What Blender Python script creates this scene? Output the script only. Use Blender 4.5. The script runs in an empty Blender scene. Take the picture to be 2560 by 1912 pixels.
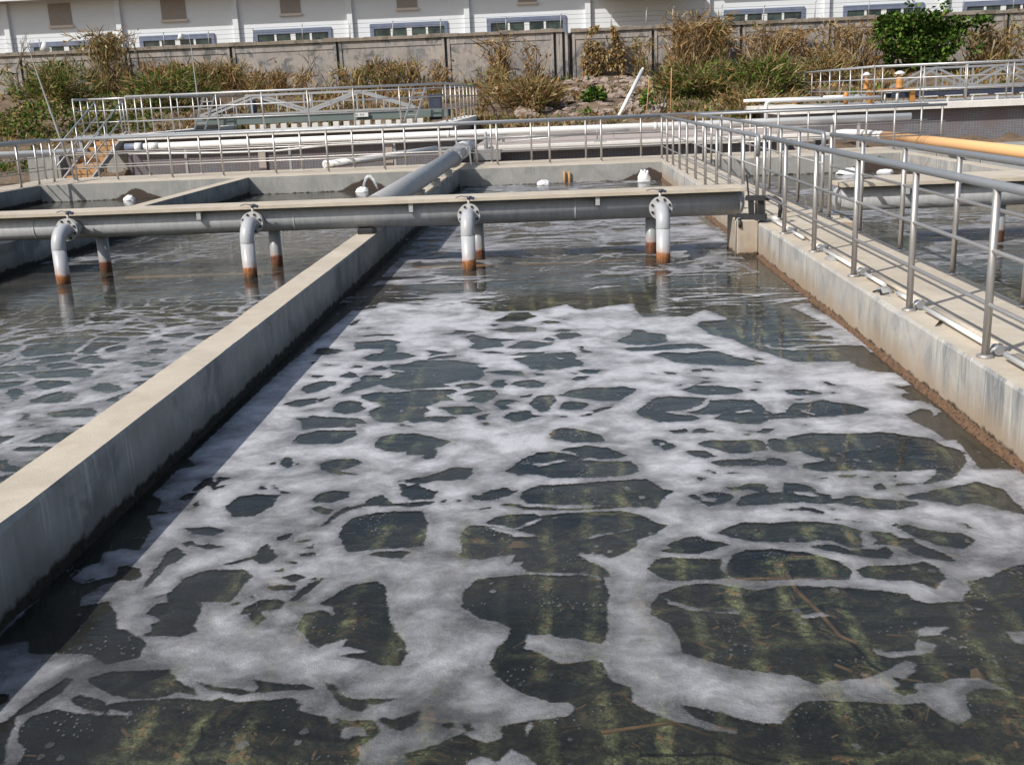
import bpy, math, random
import numpy as np
from mathutils import Vector, Matrix
R_=random.Random(7); NR=np.random.RandomState(11)
PI=math.pi
sc=bpy.context.scene
COL=sc.collection
# ---------------------------------------------------------------- camera
cd=bpy.data.cameras.new("camera"); cam=bpy.data.objects.new("camera",cd); COL.objects.link(cam)
cd.sensor_width=36.0; cd.lens=38.133; cd.clip_start=0.05; cd.clip_end=3000
H,YAW,PIT,ROL=2.1045,-0.0497,0.2578,-0.0414
fw=Vector((math.sin(YAW)*math.cos(PIT),math.cos(YAW)*math.cos(PIT),-math.sin(PIT)))
rt=Vector((math.cos(YAW),-math.sin(YAW),0)); up=rt.cross(fw)
r2=rt*math.cos(ROL)+up*math.sin(ROL); u2=up*math.cos(ROL)-rt*math.sin(ROL)
cam.matrix_world=Matrix(((r2.x,u2.x,-fw.x,0),(r2.y,u2.y,-fw.y,0),(r2.z,u2.z,-fw.z,H),(0,0,0,1)))
sc.camera=cam
# ---------------------------------------------------------------- sky, sun, exposure
SUN_EL=math.radians(43); SUN_AZ=math.radians(228.3)   # azimuth clockwise from +Y
w=bpy.data.worlds.new("World"); sc.world=w; w.use_nodes=True
nt=w.node_tree; nt.nodes.clear()
o=nt.nodes.new('ShaderNodeOutputWorld'); b=nt.nodes.new('ShaderNodeBackground'); s=nt.nodes.new('ShaderNodeTexSky')
s.sky_type='NISHITA'; s.sun_disc=False; s.sun_elevation=SUN_EL; s.sun_rotation=SUN_AZ; s.air_density=1.2; s.dust_density=2.2; s.ozone_density=1.0
b.inputs[1].default_value=0.11
nt.links.new(s.outputs[0],b.inputs[0]); nt.links.new(b.outputs[0],o.inputs[0])
sl=bpy.data.lights.new("sun",'SUN'); sl.energy=4.3; sl.angle=math.radians(0.53); sl.color=(1.0,0.962,0.90)
so=bpy.data.objects.new("sun",sl); COL.objects.link(so); so.location=(-20,-18,30)
tosun=Vector((math.sin(SUN_AZ)*math.cos(SUN_EL),math.cos(SUN_AZ)*math.cos(SUN_EL),math.sin(SUN_EL)))
so.rotation_euler=tosun.to_track_quat('Z','Y').to_euler()
sc.view_settings.view_transform='Standard'; sc.view_settings.look='None'; sc.view_settings.exposure=0.03; sc.view_settings.gamma=1.0
sc.cycles.max_bounces=6; sc.cycles.transparent_max_bounces=10; sc.cycles.caustics_reflective=False; sc.cycles.caustics_refractive=False
sc.cycles.use_denoising=True
# ---------------------------------------------------------------- mesh helpers
class MB:
    def __init__(s): s.v=[];s.f=[];s.sm=[];s.mi=[];s.m=0
    def add(s,vs,fs,smooth=False):
        n=len(s.v); s.v+= [tuple(v) for v in vs]; s.f+=[tuple(i+n for i in f) for f in fs]; s.sm+=[smooth]*len(fs); s.mi+=[s.m]*len(fs)
        return s
    def box(s,a,b):
        x0,y0,z0=a;x1,y1,z1=b
        return s.add([(x0,y0,z0),(x1,y0,z0),(x1,y1,z0),(x0,y1,z0),(x0,y0,z1),(x1,y0,z1),(x1,y1,z1),(x0,y1,z1)],
          [(0,3,2,1),(4,5,6,7),(0,1,5,4),(1,2,6,5),(2,3,7,6),(3,0,4,7)])
    def bar(s,p,q,w,h,upv=(0,0,1)):   # rectangular bar from p to q
        p=Vector(p);q=Vector(q);d=(q-p).normalized();u=Vector(upv)
        if abs(d.dot(u))>.98:u=Vector((0,1,0))
        a=d.cross(u).normalized();b_=a.cross(d)
        vs=[]
        for c in (p,q):
            for i,j in ((-1,-1),(1,-1),(1,1),(-1,1)): vs.append(c+a*(w/2*i)+b_*(h/2*j))
        return s.add(vs,[(0,1,2,3),(7,6,5,4),(0,4,5,1),(1,5,6,2),(2,6,7,3),(3,7,4,0)])
    def tube(s,pts,r,seg=12,cap=True,radii=None):
        pts=[Vector(p) for p in pts]; n=len(pts); vs=[];fs=[]
        t=(pts[1]-pts[0]).normalized(); ref=Vector((0,0,1)) if abs(t.z)<.9 else Vector((0,1,0))
        a=t.cross(ref).normalized()
        for i,p in enumerate(pts):
            if i==0:t=(pts[1]-p)
            elif i==n-1:t=p-pts[i-1]
            else:t=(pts[i+1]-p).normalized()+(p-pts[i-1]).normalized()
            t.normalize(); a=(a-t*a.dot(t)).normalized(); b_=t.cross(a)
            rr=radii[i] if radii else r
            for k in range(seg):
                th=2*PI*k/seg; vs.append(p+a*(rr*math.cos(th))+b_*(rr*math.sin(th)))
        for i in range(n-1):
            for k in range(seg):
                k2=(k+1)%seg; fs.append((i*seg+k,i*seg+k2,(i+1)*seg+k2,(i+1)*seg+k))
        s.add(vs,fs,True)
        if cap:
            m=len(s.v)-n*seg
            s.f+= [tuple(m+k for k in range(seg-1,-1,-1)),tuple(m+(n-1)*seg+k for k in range(seg))]; s.sm+=[False]*2; s.mi+=[s.m]*2
        return s
    def disc(s,c,d,r,th,seg=20):
        c=Vector(c);d=Vector(d).normalized(); return s.tube([c-d*th/2,c+d*th/2],r,seg)
    def build(s,name,mat,parent=None,bevel=0,loc=None):
        me=bpy.data.meshes.new(name); me.from_pydata(s.v,[],s.f); me.polygons.foreach_set('use_smooth',s.sm)
        for m_ in (mat if isinstance(mat,(list,tuple)) else [mat]): me.materials.append(m_)
        if isinstance(mat,(list,tuple)): me.polygons.foreach_set('material_index',s.mi)
        me.update(); ob=bpy.data.objects.new(name,me); COL.objects.link(ob)
        if bevel:
            md=ob.modifiers.new('bevel','BEVEL'); md.width=bevel; md.segments=2; md.limit_method='ANGLE'; md.angle_limit=math.radians(40)
        if loc is not None: ob.location=loc
        if parent is not None: ob.parent=parent
        return ob
def tag(o,label=None,cat=None,group=None,kind=None):
    if label:o['label']=label
    if cat:o['category']=cat
    if group:o['group']=group
    if kind:o['kind']=kind
    return o
def empty(name,loc,label,cat,group=None):
    o=bpy.data.objects.new(name,None); COL.objects.link(o); o.location=loc; o.empty_display_size=.2
    return tag(o,label,cat,group)
def keep(ch,par):   # parent while the child's mesh stays in world coordinates
    ch.parent=par; ch.matrix_parent_inverse=Matrix.Translation(-Vector(par.location)); return ch
def inst(me,name,loc,par,rz=0):
    o=bpy.data.objects.new(name,me); COL.objects.link(o); o.location=Vector(loc)-Vector(par.location); o.rotation_euler=(0,0,rz); o.parent=par; return o
def arc(c,a,b,r,n=8,t0=0,t1=PI/2):   # centre c, unit vectors a,b
    c=Vector(c);a=Vector(a);b=Vector(b)
    return [c+a*(r*math.cos(t0+(t1-t0)*i/n))+b*(r*math.sin(t0+(t1-t0)*i/n)) for i in range(n+1)]
# ---------------------------------------------------------------- material helpers
class NT:
    def __init__(s,name):
        s.mat=bpy.data.materials.new(name); s.mat.use_nodes=True; s.t=s.mat.node_tree; s.t.nodes.clear()
        s.out=s.n('ShaderNodeOutputMaterial')
    def n(s,ty,**kw):
        x=s.t.nodes.new(ty)
        for k,v in kw.items(): setattr(x,k,v)
        return x
    def l(s,a,b): s.t.links.new(a,b)
    def inp(s,nd,i,v):
        if hasattr(v,'is_output') or isinstance(v,bpy.types.NodeSocket): s.l(v,nd.inputs[i])
        elif v is not None:
            if isinstance(v,(tuple,list)) and len(v)==3 and nd.inputs[i].type=='RGBA': v=(*v,1)
            nd.inputs[i].default_value=v
    def pos(s):
        if not hasattr(s,'_p'): s._p=s.n('ShaderNodeNewGeometry').outputs['Position']
        return s._p
    def obj(s):
        if not hasattr(s,'_o'): s._o=s.n('ShaderNodeTexCoord').outputs['Object']
        return s._o
    def scale(s,v,sc_):
        m=s.n('ShaderNodeVectorMath',operation='MULTIPLY'); s.l(v,m.inputs[0]); m.inputs[1].default_value=sc_; return m.outputs[0]
    def vadd(s,v,w_):
        m=s.n('ShaderNodeVectorMath',operation='ADD'); s.l(v,m.inputs[0]); s.inp(m,1,w_); return m.outputs[0]
    def noise(s,v,scale,detail=4,rough=.55,dist=0,col=False):
        x=s.n('ShaderNodeTexNoise'); s.l(v,x.inputs['Vector']); x.inputs['Scale'].default_value=scale; x.inputs['Detail'].default_value=detail
        x.inputs['Roughness'].default_value=rough; x.inputs['Distortion'].default_value=dist
        return x.outputs['Color' if col else 'Fac']
    def voro(s,v,scale,feature='F1',out='Distance',rnd=1):
        x=s.n('ShaderNodeTexVoronoi',feature=feature); s.l(v,x.inputs['Vector']); x.inputs['Scale'].default_value=scale; x.inputs['Randomness'].default_value=rnd
        return x.outputs[out]
    def mr(s,v,a,b,c=0,d=1,smooth=False):
        x=s.n('ShaderNodeMapRange'); 
        if smooth:x.interpolation_type='SMOOTHSTEP'
        s.inp(x,0,v); x.inputs[1].default_value=a;x.inputs[2].default_value=b;x.inputs[3].default_value=c;x.inputs[4].default_value=d
        return x.outputs[0]
    def m(s,op,a,b=None,c=None):
        x=s.n('ShaderNodeMath',operation=op); s.inp(x,0,a)
        if b is not None:s.inp(x,1,b)
        if c is not None:s.inp(x,2,c)
        return x.outputs[0]
    def mix(s,f,a,b,mode='MIX'):
        x=s.n('ShaderNodeMixRGB',blend_type=mode); s.inp(x,0,f);s.inp(x,1,a);s.inp(x,2,b); return x.outputs[0]
    def xyz(s,v):
        x=s.n('ShaderNodeSeparateXYZ'); s.l(v,x.inputs[0]); return x.outputs
    def bump(s,h,strength=.3,dist=.02,normal=None):
        x=s.n('ShaderNodeBump'); x.inputs['Strength'].default_value=strength; x.inputs['Distance'].default_value=dist; s.l(h,x.inputs['Height'])
        if normal is not None: s.l(normal,x.inputs['Normal'])
        return x.outputs[0]
    def pbr(s,col,rough=.8,metal=0,normal=None,spec=None):
        x=s.n('ShaderNodeBsdfPrincipled'); s.inp(x,'Base Color',col); s.inp(x,'Roughness',rough); s.inp(x,'Metallic',metal)
        if normal is not None:s.l(normal,x.inputs['Normal'])
        if spec is not None:x.inputs['Specular IOR Level'].default_value=spec
        return x.outputs[0]
    def done(s,sh): s.l(sh,s.out.inputs[0]); return s.mat
def concrete(name,c0,c1,dark=(.09,.085,.075),streak=0,band=None,patch=0,inlet=None,fine=.25,drop=None):
    N=NT(name); p=N.pos()
    big=N.noise(p,.9,5,.6,.4); mid=N.noise(p,6,5,.6); fin=N.noise(p,70,3,.6)
    col=N.mix(N.mr(big,.35,.65),c0,c1)
    col=N.mix(N.mr(mid,.35,.75,0,.45),col,tuple(x*.72 for x in c0))
    col=N.mix(N.mr(fin,.3,.8,0,fine),col,tuple(x*.55 for x in c1))
    if patch:
        pt=N.noise(p,1.7,6,.65,.6); col=N.mix(N.m('MULTIPLY',N.mr(pt,.52,.62),patch),col,dark)
    if streak:
        sv=N.scale(p,(9,9,.7)); sm=N.mr(N.noise(p,1.1,4,.6),.40,.58); st=N.noise(N.scale(p,(5,5,1.1)),1,6,.7,.9); st2=N.noise(N.scale(p,(22,22,1.4)),1,3,.6)
        col=N.mix(N.m('MULTIPLY',N.m('MULTIPLY',N.mr(st,.47,.62),sm),streak),col,(.17,.185,.2))
        col=N.mix(N.m('MULTIPLY',N.m('MULTIPLY',N.mr(st2,.55,.7),sm),streak*.8),col,(.66,.66,.65))
    z=N.xyz(p)[2]
    if drop:  # tint low on the wall
        f=N.m('ADD',z,N.m('MULTIPLY',N.m('SUBTRACT',N.noise(N.scale(p,(3,3,1.2)),1,4),.5),.35))
        col=N.mix(N.mr(f,drop[0],drop[1],drop[3],0,True),col,drop[2])
    if inlet:
        x_=N.xyz(p)[0]
        for x0,hh in inlet:
            d=N.m('ABSOLUTE',N.m('SUBTRACT',x_,x0)); t=N.m('ADD',N.m('ADD',z,N.m('MULTIPLY',d,.42)),N.m('MULTIPLY',N.noise(p,5,3),.16))
            col=N.mix(N.mr(t,hh,hh+.03,.93,0),col,(.055,.035,.026))
    if band:
        f=N.m('ADD',z,N.m('MULTIPLY',N.m('SUBTRACT',N.noise(p,9,4),.5),.12))
        col=N.mix(N.mr(f,band[0],band[1],1,0),col,N.mix(N.mr(N.noise(p,25,3),.35,.7),band[2],tuple(x*.35 for x in band[2])))
    bm=N.bump(N.m('ADD',N.m('MULTIPLY',fin,.5),mid),.35,.012)
    return N.done(N.pbr(col,.88,0,bm,.25))
def paint(name,c,rough=.45,metal=0,dirt=.3,dcol=(.12,.11,.1),sc_=3,streak=False,bumpy=.05,grain=0):
    N=NT(name); p=N.pos(); q=N.scale(p,(6,6,.9)) if streak else p
    n1=N.noise(q,sc_,5,.62,.2); n2=N.noise(p,40,3,.6)
    col=N.mix(N.mr(n1,.42,.8,0,dirt),c,dcol); col=N.mix(N.mr(n2,.45,.85,0,dirt*.6),col,dcol)
    rr=N.mr(n1,.3,.7,max(rough-.08,.03),min(rough+.15,1))
    return N.done(N.pbr(col,rr,metal,N.bump(n1,bumpy,.01)))
def rusty(name,c,rust=(.32,.11,.035),lo=.08,hi=.2):   # pipe that is rusty near the water
    N=NT(name); p=N.pos(); z=N.xyz(p)[2]
    n=N.noise(p,14,5,.65); f=N.m('ADD',N.m('ADD',z,N.m('MULTIPLY',N.m('SUBTRACT',N.noise(N.scale(p,(1,1,.5)),1.7,3),.5),.16)),N.m('MULTIPLY',N.m('SUBTRACT',n,.5),.06))
    col=N.mix(N.mr(N.noise(p,5,4),.5,.8,0,.35),c,(.3,.27,.25))
    rc=N.mix(N.mr(N.noise(p,30,4,.7),.35,.65),rust,tuple(x*.3 for x in rust))
    rc=N.mix(N.mr(f,lo-.12,lo-.04,1,0),rc,(.10,.05,.025))
    col=N.mix(N.mr(f,lo,hi,.6,0),col,N.mix(.5,c,(.45,.2,.09)))
    col=N.mix(N.mr(f,lo-.02,lo+.018,1,0),col,rc)
    run=N.mr(N.noise(N.scale(p,(26,26,2.2)),1,4,.6),.56,.68); col=N.mix(N.m('MULTIPLY',run,N.mr(z,.15,.6,.6,.12)),col,(.34,.2,.11))
    rough=N.mr(f,lo,lo+.02,.9,.38)
    return N.done(N.pbr(col,rough,0,N.bump(N.m('MULTIPLY',n,N.mr(f,lo,lo+.02,1,.05)),.5,.012)))
def plain(name,c,rough=.6,metal=0): return paint(name,c,rough,metal,.18,tuple(x*.5 for x in c))
M={}
M['steel']=paint('stainless_steel',(.50,.475,.455),.42,.72,.35,(.24,.22,.20),4,True)
M['rail_grey']=paint('grey_handrail',(.36,.37,.385),.45,.55,.25,(.2,.2,.21),5)
M['galv']=paint('galvanised_steel',(.47,.475,.48),.42,.6,.35,(.3,.3,.3),6)
M['galv_dull']=paint('dull_painted_steel',(.41,.405,.40),.55,.2,.35,(.22,.22,.22),6)
M['pipe_grey']=paint('grey_painted_pipe',(.42,.43,.44),.45,0,.6,(.25,.23,.21),3,True)
M['flange']=paint('flange_paint',(.52,.52,.51),.5,0,.45,(.33,.27,.22),9)
M['pvc']=paint('white_plastic_pipe',(.78,.78,.76),.32,0,.25,(.5,.48,.44),3)
M['white']=paint('white_paint',(.76,.76,.75),.4,0,.25,(.5,.47,.42),5)
M['drop']=rusty('white_pipe_rusty_foot',(.43,.44,.46),(.42,.15,.045),.13,.24)
M['leg']=rusty('grey_leg_rusty_foot',(.30,.31,.32),(.22,.07,.035),.15,.24)
M['black']=paint('black_painted_steel',(.018,.019,.022),.5,0,.25,(.06,.05,.045),8)
M['navy']=paint('navy_girder_paint',(.035,.042,.07),.5,0,.3,(.09,.09,.1),4)
M['girder']=paint('grey_green_girder_paint',(.15,.19,.18),.55,0,.35,(.1,.1,.1),3)
M['orange']=paint('orange_pipe_paint',(.84,.48,.22),.85,0,.12,(.6,.3,.12),2)
M['yellow']=paint('orange_machine_paint',(.50,.23,.06),.55,0,.45,(.35,.15,.05),6)
M['rust']=paint('rusted_stair_steel',(.52,.30,.13),.85,0,.7,(.34,.15,.06),7)
M['blue']=paint('blue_window_frame',(.14,.17,.26),.5,0,.5,(.28,.29,.32),3)
M['beige']=paint('beige_vent_panel',(.33,.28,.245),.7,0,.35,(.25,.22,.2),4)
M['sill']=plain('pale_sill',(.66,.58,.5),.8)
N=NT('window_glass'); M['glass']=N.done(N.pbr(N.mix(N.mr(N.noise(N.pos(),1.5,3),.4,.6),(.02,.03,.035),(.06,.085,.08)),.12,0,None,.5))
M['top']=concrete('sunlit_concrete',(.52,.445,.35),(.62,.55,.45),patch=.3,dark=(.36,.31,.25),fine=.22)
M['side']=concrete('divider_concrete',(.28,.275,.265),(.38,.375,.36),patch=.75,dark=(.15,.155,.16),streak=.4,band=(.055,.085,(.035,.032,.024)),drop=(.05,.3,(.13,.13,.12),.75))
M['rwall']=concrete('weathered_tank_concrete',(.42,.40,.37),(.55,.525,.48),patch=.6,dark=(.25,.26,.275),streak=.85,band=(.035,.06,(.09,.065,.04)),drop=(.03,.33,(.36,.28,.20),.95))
M['pil']=concrete('rust_washed_concrete',(.44,.38,.30),(.52,.43,.33),patch=.35,dark=(.36,.23,.13),streak=.25,band=(.03,.05,(.12,.09,.06)),drop=(.0,.16,(.36,.25,.19),.9))
M['fwall']=concrete('grey_wet_concrete',(.32,.315,.295),(.40,.39,.365),patch=.4,dark=(.2,.2,.19),streak=.2,band=(.0,.02,(.06,.05,.04)),inlet=[(-10.5,.34),(-4.75,.36),(2.2,.36),(7.7,.42)])
M['bwall']=concrete('old_boundary_concrete',(.31,.285,.265),(.47,.41,.36),patch=1,dark=(.15,.145,.14),streak=.6,fine=.35)
M['cap']=concrete('mossy_coping_concrete',(.24,.2,.16),(.36,.31,.26),patch=.6,dark=(.09,.08,.06))
M['slab']=concrete('pale_pink_concrete',(.45,.38,.345),(.52,.45,.405),patch=.1,dark=(.3,.27,.25))
M['rim']=concrete('white_painted_concrete',(.72,.69,.64),(.8,.77,.72),patch=.1,dark=(.5,.47,.43),fine=.08)
# small dark mosaic tiles of the clarifier walls
N=NT('tiled_tank_wall'); p=N.pos(); br=N.n('ShaderNodeTexBrick'); N.l(N.n('ShaderNodeTexCoord').outputs['Generated'],br.inputs[0])
xyz=N.xyz(p); cmb=N.n('ShaderNodeCombineXYZ'); N.l(N.m('ADD',xyz[0],xyz[1]),cmb.inputs[0]); N.l(xyz[2],cmb.inputs[1]); N.l(cmb.outputs[0],br.inputs[0])
br.inputs['Color1'].default_value=(.115,.115,.135,1); br.inputs['Color2'].default_value=(.16,.155,.17,1); br.inputs['Mortar'].default_value=(.25,.25,.26,1)
br.inputs['Scale'].default_value=1; br.inputs['Mortar Size'].default_value=.006; br.inputs['Brick Width'].default_value=.095; br.inputs['Row Height'].default_value=.05; br.offset=0
col=N.mix(N.mr(N.noise(p,1.3,4),.4,.65,0,.6),br.outputs[0],(.17,.115,.115))
M['tile']=N.done(N.pbr(col,.5,0,None,.4))
# corrugated white cladding
N=NT('white_cladding'); p=N.pos(); z=N.xyz(p)[2]
wv=N.m('FRACT',N.m('MULTIPLY',z,3.3)); n=N.noise(N.scale(p,(.5,1,2.5)),1.2,5,.6)
col=N.mix(N.mr(n,.4,.75,0,.35),(.735,.765,.79),(.64,.66,.68)); col=N.mix(N.mr(wv,.0,.06,.12,0),col,(.5,.5,.5))
M['clad']=N.done(N.pbr(col,.6,0,N.bump(wv,.12,.02)))
# ground and rubble
N=NT('soil'); p=N.pos()
col=N.mix(N.mr(N.noise(p,1.2,6,.65),.35,.65),(.115,.075,.045),(.23,.16,.105)); col=N.mix(N.mr(N.noise(p,9,4),.45,.7,0,.7),col,(.07,.06,.035))
M['soil']=N.done(N.pbr(col,.95,0,N.bump(N.noise(p,7,5),.8,.08)))
N=NT('rubble_stone'); p=N.pos()
col=N.mix(N.mr(N.noise(p,2.2,4),.35,.65),(.26,.19,.15),(.40,.33,.28)); col=N.mix(N.mr(N.noise(p,14,4),.5,.8,0,.6),col,(.12,.09,.07))
M['stone']=N.done(N.pbr(col,.9,0,N.bump(N.noise(p,12,5),.6,.04)))
def leafmat(name):
    N=NT(name); a=N.n('ShaderNodeAttribute',attribute_name='tint'); 
    d=N.n('ShaderNodeBsdfDiffuse'); N.l(a.outputs['Color'],d.inputs[0]); t=N.n('ShaderNodeBsdfTranslucent'); N.l(a.outputs['Color'],t.inputs[0])
    m_=N.n('ShaderNodeMixShader'); m_.inputs[0].default_value=.25; N.l(d.outputs[0],m_.inputs[1]); N.l(t.outputs[0],m_.inputs[2]); return N.done(m_.outputs[0])
M['leaf']=leafmat('leaf'); 
M['twig']=plain('bare_twig_bark',(.2,.165,.135),.9)
M['algae']=None
N=NT('waterline_crust'); p=N.pos(); n=N.noise(p,30,5,.7); z=N.xyz(p)[2]
col=N.mix(N.mr(n,.35,.65),(.085,.05,.03),(.21,.115,.06)); col=N.mix(N.mr(N.m('ADD',N.voro(p,30),N.m('MULTIPLY',n,.2)),.30,.42,.95,0),col,(.025,.02,.017)); col=N.mix(N.mr(z,.03,.055,0,.55),col,(.10,.075,.055))
col=N.mix(N.mr(z,-.06,.004,1,0),col,(.07,.06,.03))
M['algae']=N.done(N.pbr(col,.9,0,N.bump(n,.9,.02)))
# water: clear film over a murky body
N=NT('tank_water'); p=N.pos()
wv1=N.noise(N.scale(p,(1.5,3.2,1)),1.4,3,.5,.5); wv2=N.noise(N.scale(p,(1.3,2.4,1)),9,2,.5)
bm=N.bump(N.m('ADD',wv1,N.m('MULTIPLY',wv2,.12)),.13,.06)
fr=N.n('ShaderNodeFresnel'); fr.inputs[0].default_value=1.333; N.l(bm,fr.inputs[1])
tr=N.n('ShaderNodeBsdfTransparent'); tr.inputs[0].default_value=(.86,.88,.80,1)
df=N.n('ShaderNodeBsdfDiffuse'); N.l(N.mix(N.mr(N.noise(p,1.4,5,.6),.35,.65),(.042,.043,.041),(.105,.097,.082)),df.inputs[0])
mu=N.n('ShaderNodeMixShader'); geo=N.n('ShaderNodeNewGeometry'); dp=N.n('ShaderNodeVectorMath',operation='DOT_PRODUCT'); N.l(geo.outputs['Incoming'],dp.inputs[0]); N.l(geo.outputs['True Normal'],dp.inputs[1])
cosv=N.m('MAXIMUM',N.m('ABSOLUTE',dp.outputs['Value']),.06); trn=N.m('POWER',2.718,N.m('DIVIDE',N.mr(N.noise(p,.8,3),.35,.65,-.05,-.19),cosv))
N.l(N.m('SUBTRACT',1.0,trn),mu.inputs[0]); N.l(tr.outputs[0],mu.inputs[1]); N.l(df.outputs[0],mu.inputs[2])
gl=N.n('ShaderNodeBsdfGlossy'); gl.inputs['Roughness'].default_value=.05; gl.inputs[0].default_value=(1,1,1,1); N.l(bm,gl.inputs['Normal'])
mm=N.n('ShaderNodeMixShader'); N.l(N.m('MULTIPLY',fr.outputs[0],.8),mm.inputs[0]); N.l(mu.outputs[0],mm.inputs[1]); N.l(gl.outputs[0],mm.inputs[2])
M['water']=N.done(mm.outputs[0])
# tank bottom with hanging weed
N=NT('weedy_tank_bottom'); p=N.pos(); x_,y_,z_=N.xyz(p)
wob=N.m('SUBTRACT',N.noise(p,1.6,3,.5),.5); wob2=N.m('SUBTRACT',N.noise(N.vadd(p,(7,3,1)),9,4,.6),.5)
def gridline(v,per,wd,a_):
    q=N.m('ADD',N.m('ADD',v,N.m('MULTIPLY',wob,.16)),N.m('MULTIPLY',wob2,.10)); st=N.m('ABSOLUTE',N.m('SUBTRACT',N.m('FRACT',N.m('DIVIDE',q,per)),.5))
    return N.m('MULTIPLY',N.mr(st,wd*.3,wd,1,0),N.mr(N.noise(N.vadd(p,(a_,a_,0)),3.4,5,.65),.34,.52))
lines=N.m('MAXIMUM',gridline(x_,.235,.2,3.),N.m('MULTIPLY',gridline(y_,.42,.10,8.),.55))
tuft=N.mr(N.noise(p,7,6,.7,.5),.54,.74)
g=N.m('MAXIMUM',lines,N.m('MULTIPLY',tuft,.6))
fine=N.noise(p,26,5,.75,.8); g=N.m('MULTIPLY',g,N.m('MULTIPLY',N.mr(N.noise(p,30,5,.8),.38,.58,.12,1.1),N.mr(N.noise(p,75,3,.8),.35,.6,.3,1.2))); col=N.mix(g,(.007,.010,.009),(.45,.46,.25)); col=N.mix(N.mr(fine,.48,.72,0,.6),col,(.22,.22,.12)); col=N.mix(N.m('MULTIPLY',N.mr(N.noise(p,8,6,.75,1.2),.56,.64,0,1.),N.mr(lines,.05,.4,.35,1)),col,(.55,.31,.16)); col=N.mix(N.mr(N.noise(p,2.2,4,.6,.6),.42,.60,.75,0),col,(.006,.009,.009))
M['bottom']=N.done(N.pbr(col,.95,0,N.bump(N.noise(p,14,5),.6,.04)))
# foam sheet
N=NT('foam_sheet'); p=N.pos(); s_=N.n('ShaderNodeAttribute',attribute_name='foam').outputs['Fac']; x_,y_,z_=N.xyz(p)
far=N.mr(y_,3,14,.9,2.6)
e1=N.m('SUBTRACT',N.noise(p,38,5,.72),.5); e2=N.m('SUBTRACT',N.noise(N.scale(p,(1,1.3,1)),13,4,.6),.5)
t=N.m('ADD',s_,N.m('MULTIPLY',far,N.m('ADD',N.m('MULTIPLY',e1,.032),N.m('MULTIPLY',e2,.036))))
mask=N.mr(t,-.004,.009,0,1,True)
# loose flecks on the open water
pv=N.scale(p,(1,.8,1)); vd=N.voro(pv,15); vc=N.n('ShaderNodeTexVoronoi'); N.l(pv,vc.inputs[0]); vc.inputs['Scale'].default_value=15
rnd=N.xyz(vc.outputs['Color'])[0]
fl=N.m('LESS_THAN',N.m('ADD',vd,N.m('MULTIPLY',N.noise(p,42,4,.7),.5)),N.m('MULTIPLY',N.mr(rnd,.30,1,.14,.56),N.mr(N.noise(p,2.1,3),.34,.55)))
v2=N.voro(N.scale(p,(1,.7,1)),46); fl2=N.m('LESS_THAN',v2,N.m('MULTIPLY',N.mr(N.noise(p,3.7,4),.42,.72),.34))
flk=N.m('MULTIPLY',N.m('MAXIMUM',N.m('MULTIPLY',fl,.8),fl2),N.mr(y_,5.5,12,.5,.2))
mask=N.m('MAXIMUM',mask,flk)
thick=N.noise(N.vadd(p,N.scale(N.noise(p,1.2,3,.5,0,True),(.6,.6,0))),2.3,7,.62,.3)
micro=N.noise(p,120,3,.7); cloud=N.noise(p,7,7,.7,.25)
dens=N.m('ADD',N.m('MULTIPLY',N.mr(thick,.33,.62),.5),N.m('MULTIPLY',N.mr(cloud,.3,.7),.35))
dens=N.m('ADD',dens,N.mr(s_,0,.09,.0,.22)); dens=N.m('ADD',dens,N.mr(y_,3.2,7,-.30,.08)); dens=N.m('SUBTRACT',dens,N.mr(y_,11.6,13.5,0,.2)); dens=N.m('SUBTRACT',dens,N.mr(x_,-2.7,-2.5,.10,0)); dens=N.m('ADD',dens,N.m('MULTIPLY',N.mr(s_,.0,.03,1,0),N.mr(s_,-.01,.004,0,.22)))  # last term paints a bright Fresnel-like rim into the foam edges
alpha=N.m('MULTIPLY',N.m('MULTIPLY',mask,N.mr(dens,-.1,.9,.24,.96)),N.m('MAXIMUM',N.mr(N.m('ADD',s_,N.m('MULTIPLY',e2,.05)),-.004,.04,.62,1,True),N.mr(flk,.0,.1,0,1)))
col=N.mix(N.mr(dens,.1,1.),(.20,.20,.21),(.58,.575,.60)); col=N.mix(N.mr(micro,.35,.75,0,.3),col,(.24,.245,.26))
bub=N.m('ADD',N.voro(p,70),N.voro(p,150)); bm=N.bump(N.m('ADD',N.m('ADD',N.m('MULTIPLY',cloud,.8),N.m('MULTIPLY',micro,.3)),N.m('ADD',N.m('MULTIPLY',bub,.15),N.mr(t,0,.03,0,.5,True))),.42,.02)
pb=N.pbr(col,.62,0,bm,.4); tr=N.n('ShaderNodeBsdfTransparent'); mx=N.n('ShaderNodeMixShader'); N.l(alpha,mx.inputs[0]); N.l(tr.outputs[0],mx.inputs[1]); N.l(pb,mx.inputs[2])
M['foam']=N.done(mx.outputs[0])
N=NT('white_froth'); p=N.pos(); M['froth']=N.done(N.pbr(N.mix(N.noise(p,20,4),(.75,.76,.78),(.9,.9,.9)),.5,0,N.bump(N.noise(p,40,4),.6,.02)))

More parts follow.
